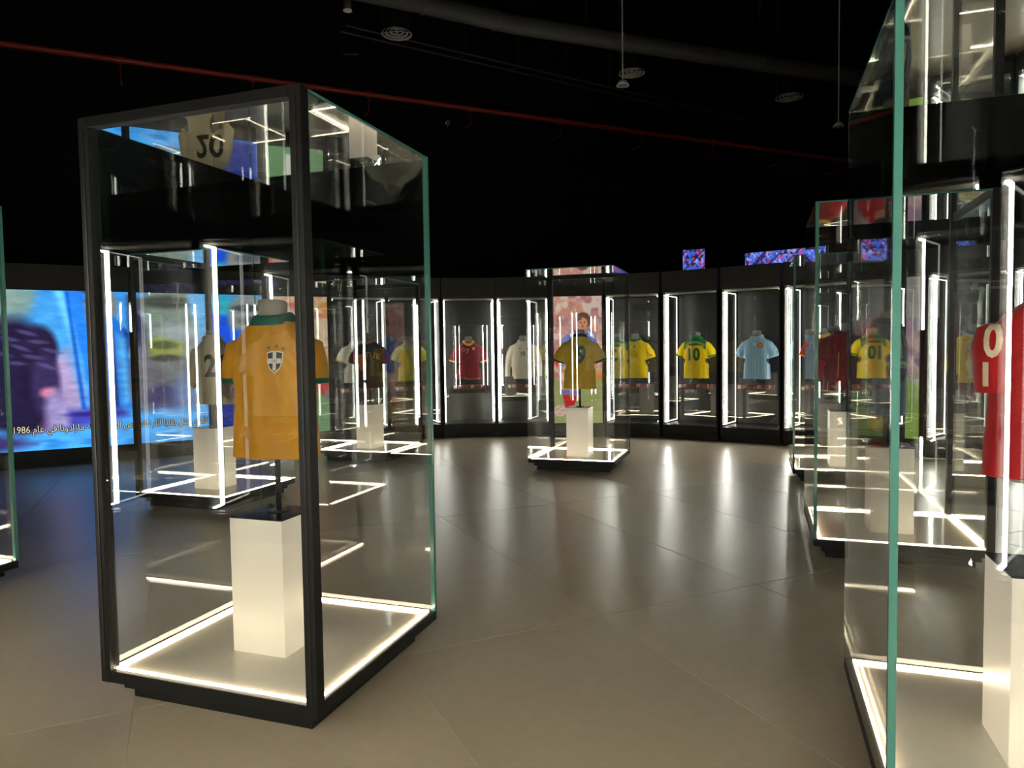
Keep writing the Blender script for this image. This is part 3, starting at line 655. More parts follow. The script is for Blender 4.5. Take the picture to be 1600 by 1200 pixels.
PED_TOP = 0.81
WHAT = {'A': 'mustard yellow shirt', 'B': 'cream shirt before the blue screen', 'C': 'black shirt with orange emblem', 'D': 'green edged shirt 9 in the middle case', 'E': 'big red shirt at the right edge',
        'F': 'steel blue striped shirt', 'G': 'maroon shirt in the far right case', 'H': 'empty looking case cut by the left edge'}
ped_me = MB().box(-0.15, 0.15, -0.15, 0.15, 0, PED_TOP - 0.146 - 0.006).mesh('body', M_ACRYL)
top_me = MB().box(-0.151, 0.151, -0.151, 0.151, 0, 0.006).mesh('top_plate', M_TOP)
base_me = MB().box(-0.145, 0.145, -0.145, 0.145, 0, 0.001).mesh('foot', M_FRAME)
for k, c in CASES.items():
    r_ = thing('pedestal', 'white box pedestal with dark top under the ' + WHAT[k], 'pedestal', (c.x - VX.x * 0.05, c.y - VX.y * 0.05, 0.1462), -A19, 'white pedestals in the glass cases')
    obj('body', ped_me, r_); obj('top_plate', top_me, r_, (0, 0, PED_TOP - 0.146 - 0.006))

# ------------------------------------------------------------------ mannequins and shirts
def ring(z, a, b, n=40, cx=0.0, cyy=0.0, e=2.4, tilt=0.0):
    out = []
    for i in range(n):
        t = 2 * math.pi * i / n; co, si = math.cos(t), math.sin(t)
        x = a * math.copysign(abs(co) ** (2 / e), co); y = b * math.copysign(abs(si) ** (2 / e), si)
        out.append((cx + x, cyy + y, z + tilt * y))
    return out
bust_mb = MB().loft([ring(0.05, 0.15, 0.075), ring(0.12, 0.155, 0.080), ring(0.35, 0.145, 0.080), ring(0.5, 0.14, 0.080), ring(0.57, 0.125, 0.074), ring(0.62, 0.11, 0.07, tilt=-0.02),
                     ring(0.68, 0.076, 0.066, e=2, tilt=-0.05), ring(0.73, 0.071, 0.064, e=2, tilt=-0.08), ring(0.795, 0.073, 0.066, e=2, tilt=-0.12), ring(0.803, 0.066, 0.06, e=2, tilt=-0.12)])
bust_me = bust_mb.mesh('bust', M_BUST, True)
HEM = 1.055
def mannequin(label, loc, rotz, niche=False):
    r_ = thing('mannequin', label, 'mannequin', loc, rotz)
    zb = HEM - loc[2]
    obj('bust', bust_me, r_, (0, 0, zb))
    if niche: build('wall_bracket', MB().box(-0.05, 0.05, -0.04, 0.04, zb - 0.035, zb + 0.052).box(-0.03, 0.03, 0.04, 0.36, zb - 0.035, zb - 0.015).box(-0.08, 0.08, 0.355, 0.372, zb - 0.10, zb + 0.05), M_POLE, r_)
    else:
        build('pole', MB().cyl((0, 0, 0.006), (0, 0, zb + 0.06), 0.014, seg=16), M_POLE, r_, True)
        build('foot_plate', MB().cyl((0, 0, 0), (0, 0, 0.006), 0.055, seg=24), M_POLE, r_)
    return r_

def make_shirt(name, label, loc, rotz, paint, collar, cuff, vox=0.010, sleeve='short', sx=0.29, sz=0.375, wide=1.0, folds=1.0, seed=0, vneck=0.02, cat='shirt', hemdip=0.0, hem=0.0, group='football shirts'):
    mb = MB(); w = wide
    mb.loft([ring(-0.02, 0.226 * w, 0.112), ring(0.12, 0.220 * w, 0.110), ring(0.32, 0.214 * w, 0.110), ring(0.47, 0.222 * w, 0.118), ring(0.555, 0.218 * w, 0.112), ring(0.60, 0.205 * w, 0.102),
             ring(0.635, 0.178 * w, 0.094), ring(0.668, 0.140 * w, 0.088), ring(0.695, 0.110 * w, 0.084), ring(0.725, 0.088, 0.082), ring(0.76, 0.086, 0.080)])
    ends = []
    for s in (-1, 1):
        if sleeve == 'set': break
        if sleeve == 'short': path = [(0.13, 0.585, 0.082, 0.074), (0.19 * w, 0.555, 0.086, 0.076), (sx * 0.5 + 0.115 * w, (sz + 0.55) / 2, 0.084, 0.074), (sx, sz, 0.080, 0.070), (sx + 0.012, sz - 0.02, 0.080, 0.070)]
        else: path = [(0.13, 0.585, 0.080, 0.072), (0.20 * w, 0.55, 0.082, 0.074), (0.265, 0.42, 0.070, 0.066), (0.30, 0.24, 0.058, 0.056), (sx, sz, 0.046, 0.046), (sx + 0.002, sz - 0.03, 0.046, 0.046)]
        rg = []
        for i, (x, z, ra, rb) in enumerate(path):
            x0, z0 = path[max(i - 1, 0)][:2]; x1, z1 = path[min(i + 1, len(path) - 1)][:2]
            d = Vector((x1 - x0, 0, z1 - z0)).normalized(); n = Vector((d.z, 0, -d.x))
            rg.append([Vector((s * (x + n.x * ra * math.cos(t)), rb * math.sin(t), z + n.z * ra * math.cos(t))) for t in (2 * math.pi * k / 24 for k in range(24))])
        if s > 0: rg = [list(reversed(r)) for r in rg]
        mb.loft(rg)
        xa, za = path[-3][:2]; xb, zb = path[-2][:2]; ends.append((Vector((s * xb, 0, zb)), Vector((s * (xb - xa), 0, zb - za)).normalized()))
    me = mb.mesh('tmp', M_SHIRT); o = bpy.data.objects.new('tmp', me); COL.objects.link(o)
    md = o.modifiers.new('r', 'REMESH'); md.mode = 'VOXEL'; md.voxel_size = vox
    ms = o.modifiers.new('s', 'SMOOTH'); ms.factor = 0.5; ms.iterations = int(0.06 / vox)
    dg = bpy.context.evaluated_depsgraph_get(); m2 = bpy.data.meshes.new_from_object(o.evaluated_get(dg)); bpy.data.objects.remove(o); bpy.data.meshes.remove(me)
    bm = bmesh.new(); bm.from_mesh(m2); bpy.data.meshes.remove(m2)
    bmesh.ops.bisect_plane(bm, geom=bm.verts[:] + bm.edges[:] + bm.faces[:], plane_co=(0, 0, hem), plane_no=(hemdip, 0, 1), clear_inner=True)
    tilt = Vector((0, 0.22, 1)).normalized()
    g = [f for f in bm.faces if f.calc_center_median().z > 0.66]; vv = {v for f in g for v in f.verts}; ee = {e for f in g for e in f.edges}
    bmesh.ops.bisect_plane(bm, geom=list(vv) + list(ee) + g, plane_co=(0, 0, 0.712), plane_no=(0, -0.12, 1), clear_outer=True)
    for p, d in ends:
        g = [f for f in bm.faces if (f.calc_center_median() - p).dot(d) > -0.03 and (f.calc_center_median() - p).length < 0.14 and f.calc_center_median().x * p.x > 0 and abs(f.calc_center_median().x) > abs(p.x) - 0.11]
        vv = {v for f in g for v in f.verts}; ee = {e for f in g for e in f.edges}
        bmesh.ops.bisect_plane(bm, geom=list(vv) + list(ee) + g, plane_co=p, plane_no=d, clear_outer=True)
    # drape: long soft vertical folds, pulled folds under the arms
    bm.normal_update()
    off = Vector((seed * 7.3, seed * 3.1, 0))
    for v in bm.verts:
        q = v.co; k = min(1.0, max(0.15, (0.66 - q.z) / 0.3))
        n1 = noise.noise(Vector((q.x * 13, q.y * 9, q.z * 2.2)) + off); n2 = noise.noise(Vector((q.x * 30 + q.z * 9, q.y * 20, q.z * 7)) + off)
        arm = math.exp(-((abs(q.x) - 0.2) / 0.06) ** 2 - ((q.z - 0.46) / 0.10) ** 2)
        n3 = math.sin((q.z * 1.0 + abs(q.x) * 1.3) * 85 + seed) * arm
        v.co += v.normal * folds * (0.0085 * n1 * k + 0.0030 * n2 + 0.0028 * n3)
    for f in bm.faces: f.smooth = True
    me = bpy.data.meshes.new(name); bm.to_mesh(me); bvh = BVHTree.FromBMesh(bm); bm.free()
    n = len(me.vertices); co = np.zeros(n * 3, np.float32); me.vertices.foreach_get('co', co); co = co.reshape(-1, 3)
    colr = paint(co) if callable(paint) else np.tile(np.array(paint, float), (n, 1))
    k = np.clip(colr, 0, 255) / 255; k = np.where(k <= 0.04045, k / 12.92, ((k + 0.055) / 1.055) ** 2.4)
    at = me.color_attributes.new('print', 'FLOAT_COLOR', 'POINT'); at.data.foreach_set('color', np.concatenate([k, np.ones((n, 1))], 1).astype(np.float32).ravel())
    me.materials.append(M_SHIRT)
    root = thing(name, label, cat, loc, rotz, group)
    if sleeve == 'set':
        allv = [v.co[:] for v in me.vertices]; allf = [p.vertices[:] for p in me.polygons]
        for s in (-1, 1):
            P_ = [(0.178 * w, 0.598, 0.030, 0.050), (0.195 * w, 0.575, 0.062, 0.074), (0.205 * w, 0.53, 0.060, 0.082), (sx + 0.004, 0.47, 0.055, 0.084), (sx + 0.004, 0.43, 0.054, 0.084), (sx, sz, 0.053, 0.083)]
            path = []
            for i in range(len(P_) - 1):
                for k in range(5): path.append(tuple(P_[i][j] + (P_[i + 1][j] - P_[i][j]) * k / 5 for j in range(4)))
            path.append(P_[-1]); rg = []
            for i, (x, z, ra, rb) in enumerate(path):
                x0, z0 = path[max(i - 2, 0)][:2]; x1, z1 = path[min(i + 2, len(path) - 1)][:2]
                d = Vector((x1 - x0, 0, z1 - z0)).normalized(); nn = Vector((d.z, 0, -d.x)); r0 = []
                for t in (2 * math.pi * k / 40 for k in range(40)):
                    q = Vector((s * (x + nn.x * ra * math.cos(t)), rb * math.sin(t), z + nn.z * ra * math.cos(t)))
                    g_ = 1 + 0.07 * noise.noise(Vector((q.x * 16, q.y * 16, q.z * 5)) + off) + 0.03 * noise.noise(q * 45)
                    r0.append(Vector((s * x, 0, z)) + (q - Vector((s * x, 0, z))) * g_)
                rg.append(list(reversed(r0)) if s > 0 else r0)
            sm = MB().loft(rg, True, False).mesh('sleeve', M_SHIRT, True)
            bs = bmesh.new(); bs.from_mesh(sm); bmesh.ops.recalc_face_normals(bs, faces=bs.faces[:])
            if sum(f.normal.x * s for f in bs.faces if abs(f.calc_center_median().x) > sx + 0.02) < 0: bmesh.ops.reverse_faces(bs, faces=bs.faces[:])
            bs.to_mesh(sm); bs.free()
            kk = tuple(np.array(lin(paint)).tolist()) + (1,)
            a2 = sm.color_attributes.new('print', 'FLOAT_COLOR', 'POINT'); a2.data.foreach_set('color', np.tile(np.array(kk, np.float32), len(sm.vertices)))
            so_ = obj('sleeve', sm, root); sd = so_.modifiers.new('thick', 'SOLIDIFY'); sd.thickness = 0.003; sd.offset = -1
            n_ = len(allv); allv += [v.co[:] for v in sm.vertices]; allf += [tuple(i + n_ for i in p.vertices) for p in sm.polygons]
            if cuff is not None:
                cr = []
                for dz, gr in ((0.022, 0.003), (-0.003, 0.004), (-0.004, -0.003), (0.022, -0.004)):
                    cr.append([(s * (sx + (0.053 + gr) * 1.03 * math.cos(t)), (0.083 + gr) * 1.03 * math.sin(t), sz + dz) for t in (2 * math.pi * i / 32 for i in range(32))])
                build('cuff', MB().loft(cr + [cr[0]], False, False), cloth(cuff), so_, True)
        bvh = BVHTree.FromPolygons(allv, allf)
    b = obj('body', me, root); so = b.modifiers.new('thick', 'SOLIDIFY'); so.thickness = 0.003; so.offset = -1
    # collar band
    if collar is not None:
        cm = cloth(collar); rg = []
        for dz, gr in ((-0.024, 0.026), (0.006, 0.015), (0.020, 0.004), (0.022, -0.002), (0.014, -0.006), (-0.020, 0.012)):
            r0 = []
            for i in range(48):
                t = 2 * math.pi * i / 48; x, y = (0.090 + gr) * math.cos(t), (0.085 + gr) * math.sin(t)
                fr_ = max(0.0, -math.sin(t)); r0.append((x, y, 0.716 + dz + 0.12 * y - vneck * fr_ ** 3 + (0.0 if y < 0 else 0.004)))
            rg.append(r0)
        mbc = MB().loft(rg + [rg[0]], False, False); build('collar', mbc, cm, root, True)
    if cuff is not None and ends:
        for p, d in ends:
            cm = cloth(cuff); rb = 0.072 if sleeve == 'short' else 0.049; ra = 0.082 if sleeve == 'short' else 0.049
            nn = Vector((d.z, 0, -d.x)); rg = []
            for dd, gr in ((-0.022, 0.002), (0.0, 0.003), (0.002, -0.003), (-0.022, -0.004)):
                rg.append([p + d * dd + nn * (ra + gr) * math.cos(t) + Vector((0, (rb + gr) * math.sin(t), 0)) for t in (2 * math.pi * i / 28 for i in range(28))])
            build('cuff', MB().loft(rg + [rg[0]], False, False), cm, root, True)
    return root, bvh
_cl = {}
def cloth(rgb):
    rgb = tuple(rgb)
    if rgb not in _cl: _cl[rgb] = mat('cloth %d %d %d' % rgb, rgb, rough=0.8, spec=0.2, bump=0.15, noise_scale=200)
    return _cl[rgb]
def decal(root, bvh, name, xy, faces, cx, cz, rgb, back=False, off=0.003, arc=0.0, label=None, side=None):
    """lay flat print onto the cloth: every vertex is dropped onto the shirt along its facing"""
    bm = bmesh.new()
    vs_ = [bm.verts.new((x, y, 0)) for x, y in xy]
    for f in faces:
        if len(set(f)) == len(f):
            try: bm.faces.new([vs_[i] for i in f])
            except ValueError: pass
    bmesh.ops.triangulate(bm, faces=bm.faces[:])
    for _ in range(3):
        le = [e for e in bm.edges if e.calc_length() > 0.025]
        if not le: break
        bmesh.ops.subdivide_edges(bm, edges=le, cuts=1); bmesh.ops.triangulate(bm, faces=bm.faces[:])
    for v in bm.verts:
        x, z = v.co.x + cx, v.co.y + cz
        if arc: z -= arc * (v.co.x) ** 2
        if side is not None:      # print on a sleeve, seen from the front quarter: aim by an oblique axis
            o_ = Vector((x, -1, z)); d_ = Vector((0, 1, 0))
        else:
            o_ = Vector((-x if back else x, 1 if back else -1, z)); d_ = Vector((0, -1 if back else 1, 0))
        h = bvh.ray_cast(o_, d_)
        if h[0] is None:
            hn = bvh.find_nearest(Vector((o_.x, 0.05 if back else -0.05, z))); v.co = hn[0] + hn[1] * off
        else: v.co = h[0] - d_ * off
    bmesh.ops.recalc_face_normals(bm, faces=bm.faces[:])
    me = bpy.data.meshes.new(name); bm.to_mesh(me); bm.free(); me.materials.append(cloth(rgb))
    o = obj(name, me, root)
    if label: o['label'] = label
    return o
def text(root, bvh, name, body, h, cx, cz, rgb, back=False, bold=0.02, xs=0.8, off=0.003, arc=0.0, outline=None):
    if outline:
        xy, f = text_mesh(body, h * 1.06, bold + 0.03, xs); decal(root, bvh, name + '_outline', xy, f, cx, cz, outline, back, off * 0.6, arc)
    xy, f = text_mesh(body, h, bold, xs); return decal(root, bvh, name, xy, f, cx, cz, rgb, back, off * (1.4 if outline else 1), arc)
def shape(root, bvh, name, pts, cx, cz, rgb, back=False, off=0.003):
    n = len(pts); return decal(root, bvh, name, [(0, 0)] + list(pts), [(0, i + 1, (i + 1) % n + 1) for i in range(n)], cx, cz, rgb, back, off)
def disc(r, n=20, ry=None): return [(r * math.cos(2 * math.pi * i / n), (ry or r) * math.sin(2 * math.pi * i / n)) for i in range(n)]
def annulus(root, bvh, name, r0, r1, cx, cz, rgb, back=False, ky=1.0):
    n = 28; xy = [(r * math.cos(2 * math.pi * i / n), ky * r * math.sin(2 * math.pi * i / n)) for r in (r0, r1) for i in range(n)]
    return decal(root, bvh, name, xy, [(i, (i + 1) % n, n + (i + 1) % n, n + i) for i in range(n)], cx, cz, rgb, back)
def shield(s): return [(-0.5 * s, 0.5 * s), (-0.2 * s, 0.58 * s), (0.2 * s, 0.58 * s), (0.5 * s, 0.5 * s), (0.46 * s, 0.0), (0.3 * s, -0.4 * s), (0, -0.66 * s), (-0.3 * s, -0.4 * s), (-0.46 * s, 0.0)]
def star(r): return [((r if i % 2 == 0 else r * 0.42) * math.sin(math.pi * i / 5), (r if i % 2 == 0 else r * 0.42) * math.cos(math.pi * i / 5)) for i in range(10)]

def case_pos(k): c = CASES[k]; return Vector((c.x - VX.x * 0.0, c.y - VX.y * 0.0, 0))
def place_case(k, turn, man_label, du=0.0):
    c = case_pos(k) - VX * 0.02 + UX * du; rz = -A19 + turn
    mannequin(man_label, (c.x, c.y, PED_TOP), rz); return (c.x, c.y, HEM), rz

# ---- A: mustard
loc, rz = place_case('A', 0.0, 'grey cloth bust on a black pole wearing the mustard yellow shirt')
r_, bv = make_shirt('football_shirt', 'mustard yellow shirt with green collar and shield crest, front case', loc, rz, (178, 122, 2), (8, 84, 70), (10, 70, 58), vox=0.008, sleeve='set', sx=0.232, sz=0.40, wide=1.06, seed=1, vneck=0.0, hem=0.03, folds=1.6)
shape(r_, bv, 'crest_edge', shield(0.088), 0.088, 0.505, (214, 200, 160)); shape(r_, bv, 'crest', shield(0.078), 0.088, 0.505, (38, 44, 84), off=0.0042)
for x0, x1, z0, z1 in ((-0.009, 0.009, -0.046, 0.042), (-0.034, 0.034, -0.012, 0.012)):
    decal(r_, bv, 'crest_cross', [(x0, z0), (x1, z0), (x1, z1), (x0, z1)], [(0, 1, 2, 3)], 0.088, 0.508, (206, 200, 186), off=0.0052)
text(r_, bv, 'crest_lettering', 'CBD', 0.013, 0.088, 0.508, (90, 50, 60), bold=0.0, off=0.0066)
for dx, dz in ((-0.035, 0.066), (0.005, 0.072), (0.042, 0.062)): shape(r_, bv, 'crest_star', star(0.012), 0.088 + dx, 0.505 + dz, (72, 84, 30))
# ---- B: cream long sleeves
loc, rz = place_case('B', math.pi, 'grey cloth bust wearing the cream shirt in front of the blue screen')
r_, bv = make_shirt('football_shirt', 'cream shirt with a black number, seen through the front case', loc, rz, (206, 190, 160), (206, 190, 160), (200, 170, 110), vox=0.012, sleeve='long', sx=0.26, sz=0.20, wide=1.05, seed=2)
text(r_, bv, 'number', '20', 0.25, 0.13, 0.42, (30, 30, 34), back=True, bold=0.03, xs=0.95)
# ---- C: black
def p_c(co):
    c = np.tile(np.array((40, 37, 36.0)), (len(co), 1)); c[(np.abs(co[:, 0]) > 0.25)] = (120, 40, 30); return c
loc, rz = place_case('C', 0.0, 'grey cloth bust wearing the black shirt with gold lettering')
r_, bv = make_shirt('football_shirt', 'black shirt with gold lettering and orange emblem, far case behind the front case', loc, rz, p_c, (196, 160, 110), None, vox=0.012, seed=3)
text(r_, bv, 'lettering', 'RTUE', 0.085, 0.07, 0.50, (214, 168, 60), bold=0.0, xs=1.1, arc=1.6)
shape(r_, bv, 'emblem', [(-0.07, 0.13), (0.05, 0.13), (0.08, 0.0), (0.06, -0.08), (0.0, -0.13), (-0.06, -0.09), (-0.08, 0)], -0.06, 0.38, (226, 136, 30))
shape(r_, bv, 'sleeve_patch', disc(0.05), -0.235, 0.47, (140, 36, 30))
# ---- D: olive yellow 9, back to us
loc, rz = place_case('D', math.pi, 'grey cloth bust with black neck cap wearing shirt 9 in the middle case')
r_, bv = make_shirt('football_shirt', 'yellow shirt with dark green number 9 on its back, middle case', loc, rz, (190, 156, 20), (24, 34, 30), (20, 60, 48), vox=0.011, sx=0.30, sz=0.37, seed=4)
text(r_, bv, 'number', '9', 0.255, 0.045, 0.465, (14, 84, 60), back=True, bold=0.045, xs=0.86, outline=(196, 176, 90))
# ---- E: red
loc, rz = place_case('E', 0.0, 'grey cloth bust wearing the big red shirt at the right edge', 0.045)
r_, bv = make_shirt('football_shirt', 'big red shirt with pale numerals on the sleeve, nearest case at the right edge', loc, rz, (160, 16, 24), (140, 12, 20), None, vox=0.008, sleeve='set', sx=0.212, sz=0.37, wide=1.06, seed=5, hem=0.07, folds=1.5)
BV_E = bv
# ---- F: steel blue, in profile
def p_f(co):
    n = len(co); c = np.tile(np.array((74, 104, 136.0)), (n, 1)); x, y, z = co[:, 0], co[:, 1], co[:, 2]
    c[z > 0.52] = (58, 74, 96); return c
loc, rz = place_case('F', math.pi / 2, 'grey cloth bust wearing the steel blue shirt')
r_, bv = make_shirt('football_shirt', 'steel blue shirt with three pale sleeve stripes, seen side on', loc, rz, p_f, (40, 42, 46), (190, 190, 180), vox=0.009, sx=0.27, sz=0.38, seed=6, vneck=0.05)
SH_F, BV_F = r_, bv
# ---- G: maroon
loc, rz = place_case('G', 0.0, 'grey cloth bust wearing the maroon shirt in the far right case')
r_, bv = make_shirt('football_shirt', 'maroon shirt with a pale round emblem, far right case', loc, rz, (120, 24, 32), (90, 20, 28), None, vox=0.012, seed=7)
annulus(r_, bv, 'emblem', 0.022, 0.032, 0.07, 0.53, (196, 150, 110)); annulus(r_, bv, 'emblem', 0.016, 0.024, 0.11, 0.55, (196, 150, 110))
decal(r_, bv, 'trim_line', [(-0.006, -0.2), (0.006, -0.2), (0.012, 0.1), (0.0, 0.1)], [(0, 1, 2, 3)], -0.06, 0.36, (196, 150, 110))

# E sleeve numerals lie on the outer side of the viewer-left sleeve
def side_decal(root, bvh, name, body, h, y0, z0, rgb, sgn, bold=0.02, xs=0.8, polys=None):
    xy, f = text_mesh(body, h, bold, xs) if polys is None else polys
    bm = bmesh.new(); vs_ = [bm.verts.new((x, y, 0)) for x, y in xy]
    for q in f:
        if len(set(q)) == len(q):
            try: bm.faces.new([vs_[i] for i in q])
            except ValueError: pass
    bmesh.ops.triangulate(bm, faces=bm.faces[:])
    for _ in range(3):
        le = [e for e in bm.edges if e.calc_length() > 0.02]
        if not le: break
        bmesh.ops.subdivide_edges(bm, edges=le, cuts=1); bmesh.ops.triangulate(bm, faces=bm.faces[:])
    ax = Vector((sgn * math.cos(SIDE_T), -math.sin(SIDE_T), 0)); tx = Vector((-ax.y, ax.x, 0))
    for v in bm.verts:
        o_ = ax * 1.0 + tx * (v.co.x + y0) + Vector((0, 0, v.co.y + z0)); h_ = bvh.ray_cast(o_, -ax)
        if h_[0] is None: hn = bvh.find_nearest(o_ - ax * 0.72); v.co = hn[0] + hn[1] * 0.003
        else: v.co = h_[0] + ax * 0.005
    bmesh.ops.recalc_face_normals(bm, faces=bm.faces[:])
    me = bpy.data.meshes.new(name); bm.to_mesh(me); bm.free(); me.materials.append(cloth(rgb)); return obj(name, me, root)
SH = {o['label'].split()[1]: o for o in SC.objects if o.get('category') == 'shirt'}
def bvh_of(root):
    b = [c for c in root.children if c.name.startswith('body')][0].data
    return BVHTree.FromPolygons([v.co[:] for v in b.vertices], [p.vertices[:] for p in b.polygons])
red = [o for o in SC.objects if o.get('category') == 'shirt' and o['label'].startswith('big red')][0]; bvr = BV_E
SIDE_T = math.radians(66)
side_decal(red, bvr, 'sleeve_number', '0', 0.125, -0.185, 0.555, (206, 186, 160), -1, 0.03, 0.70)
side_decal(red, bvr, 'sleeve_number', '1', 0.085, -0.205, 0.435, (206, 186, 160), -1, 0.04, 0.95)
SIDE_T = 0.0
for i in range(3):
    side_decal(SH_F, BV_F, 'sleeve_stripe', '', 0, -0.028 + i * 0.028, 0.53, (196, 190, 140), 1, polys=([(-0.006, -0.09), (0.006, -0.09), (0.006, 0.08), (-0.006, 0.08)], [(0, 1, 2, 3)]))
    side_decal(SH_F, BV_F, 'sleeve_stripe', '', 0, -0.028 + i * 0.028, 0.53, (196, 190, 140), -1, polys=([(-0.006, -0.09), (0.006, -0.09), (0.006, 0.08), (-0.006, 0.08)], [(0, 1, 2, 3)]))

# ---- niche shirts
def niche_pos(u, d=0.385):
    a = u.rotation_euler.z; o = Vector(u.location); n = Vector((-math.sin(a), math.cos(a), 0)); q = o + n * d; return (q.x, q.y, HEM), a
def niche_shirt(u, label, man, turn=0.0, **kw):
    loc, a = niche_pos(u)
    mannequin(man, loc, a, True)
    return make_shirt('football_shirt', label, loc, a + turn, kw.pop('paint'), kw.pop('collar'), kw.pop('cuff'), vox=0.013, **kw)
r_, bv = niche_shirt(U['n1'], 'white shirt with dark and gold cuffs, niche next to the red and green panel', 'grey bust wearing the white shirt next to the red and green panel', paint=(206, 196, 176), collar=(190, 186, 176), cuff=(206, 160, 70), seed=11)
r_, bv = niche_shirt(U['n2'], 'pale yellow shirt with grey shoulders, niche left of the maroon shirt', 'grey bust wearing the pale yellow shirt left of the maroon one', paint=lambda co: np.where((co[:, 2:3] > 0.56), np.array((170, 176, 120.0)), np.array((176, 168, 56.0))), collar=(150, 150, 140), cuff=None, seed=12)
text(r_, bv, 'number', '8', 0.12, 0.03, 0.50, (226, 196, 40), xs=0.9)
r_, bv = niche_shirt(U['n3'], 'maroon shirt with yellow number 7 and yellow collar and cuffs', 'grey bust wearing the maroon shirt with number 7', paint=(132, 20, 38), collar=(226, 180, 90), cuff=(226, 190, 130), seed=13, vneck=0.05, sz=0.33)
text(r_, bv, 'number', '7', 0.085, -0.02, 0.53, (226, 170, 50), xs=0.8); shape(r_, bv, 'crest', shield(0.05), 0.09, 0.575, (226, 190, 120)); annulus(r_, bv, 'badge', 0.022, 0.036, -0.10, 0.56, (190, 120, 120))
r_, bv = niche_shirt(U['n4'], 'white long sleeved shirt with small blue number 10', 'grey bust wearing the white long sleeved shirt', paint=(226, 214, 194), collar=(222, 210, 190), cuff=(224, 214, 194), sleeve='long', sx=0.305, sz=0.045, seed=14, vneck=0.04)
text(r_, bv, 'number', '10', 0.085, 0.0, 0.47, (50, 60, 120), xs=0.8); shape(r_, bv, 'maker_mark', [(-0.02, -0.01), (0.02, -0.01), (0.0, 0.012)], -0.06, 0.57, (50, 50, 60)); shape(r_, bv, 'crest', shield(0.05), 0.09, 0.56, (120, 130, 60))
r_, bv = niche_shirt(U['n5'], 'bright yellow shirt with a ringed number on the chest and green trim', 'grey bust wearing the bright yellow shirt with ringed number', paint=(232, 200, 0), collar=(30, 110, 50), cuff=None, seed=15, sz=0.36)
annulus(r_, bv, 'number_ring', 0.058, 0.066, 0.0, 0.42, (130, 130, 20)); text(r_, bv, 'number', '11', 0.07, 0.0, 0.42, (110, 120, 20), xs=0.8); shape(r_, bv, 'crest', shield(0.04), 0.0, 0.575, (120, 130, 40))
shape(r_, bv, 'sleeve_flash', [(-0.05, 0.02), (0.03, -0.01), (0.05, -0.04), (-0.01, -0.015)], 0.275, 0.43, (20, 110, 50))
def p_10(co):
    x, z = np.abs(co[:, 0]), co[:, 2]; c = np.tile(np.array((238, 204, 0.0)), (len(co), 1))
    g = (z > 0.575 - 1.1 * (x - 0.06) ** 2 * 0 - 0.0) & (x < 0.19) | ((x > 0.12) & (x < 0.20) & (z > 0.60 - (x - 0.10) * 1.2)); c[g & (co[:, 1] > -0.2)] = (44, 122, 52); return c
r_, bv = niche_shirt(U['n6'], 'yellow shirt seen from behind with green yoke, name and large green 10', 'grey bust wearing the yellow shirt with the green yoke', turn=math.pi, paint=p_10, collar=(60, 130, 90), cuff=(30, 120, 50), seed=16, sz=0.38)
text(r_, bv, 'number', '10', 0.225, 0.0, 0.42, (40, 110, 40), back=True, xs=0.85, bold=0.03, outline=(214, 200, 90)); text(r_, bv, 'name_lettering', 'RONALDINHO', 0.042, 0.0, 0.635, (196, 196, 90), back=True, xs=0.9, arc=2.2)
def p_sky(co):
    c = np.tile(np.array((140, 178, 204.0)), (len(co), 1)); st = np.sin(co[:, 0] * 2 * np.pi / 0.05); c *= (1 + 0.05 * st)[:, None]
    x, z = np.abs(co[:, 0]), co[:, 2]; c[(x > 0.19) & (x < 0.206) & (z < 0.40)] = (226, 232, 236); return c
r_, bv = niche_shirt(U['n7'], 'sky blue shirt with a round orange crest and white side piping', 'grey bust wearing the sky blue shirt', paint=p_sky, collar=(150, 186, 208), cuff=(176, 204, 220), seed=17, sz=0.37)
shape(r_, bv, 'crest', disc(0.045), 0.085, 0.56, (214, 104, 52)); annulus(r_, bv, 'crest_ring', 0.012, 0.020, 0.085, 0.56, (240, 190, 120)); shape(r_, bv, 'maker_mark', [(-0.018, -0.008), (0.018, -0.008), (0.002, 0.016)], -0.01, 0.585, (236, 240, 244))
r_, bv = niche_shirt(U['n8'], 'red shirt with yellow collar and trim, niche right of the sky blue shirt', 'grey bust wearing the red shirt with yellow collar', paint=(170, 24, 36), collar=(230, 190, 90), cuff=(226, 180, 80), seed=18)
r_, bv = niche_shirt(U['n9'], 'yellow shirt with navy collar, small crest and number 10, behind the red shirt', 'grey bust wearing the yellow shirt with navy collar', paint=(226, 190, 10), collar=(40, 44, 70), cuff=(200, 40, 50), seed=19, sleeve='long', sx=0.29, sz=0.10)
text(r_, bv, 'number', '10', 0.10, 0.0, 0.49, (60, 60, 40), xs=0.8); shape(r_, bv, 'crest', shield(0.06), 0.10, 0.57, (206, 150, 150)); shape(r_, bv, 'maker_mark', [(-0.02, -0.01), (0.02, -0.01), (0.0, 0.012)], -0.09, 0.59, (60, 60, 40))
r_, bv = niche_shirt(V[6], 'white shirt with V neck, seen as a reflection across the mustard shirt', 'grey bust of the white shirt reflected across the mustard shirt', paint=(238, 228, 204), collar=(236, 224, 196), cuff=None, seed=20, vneck=0.06)

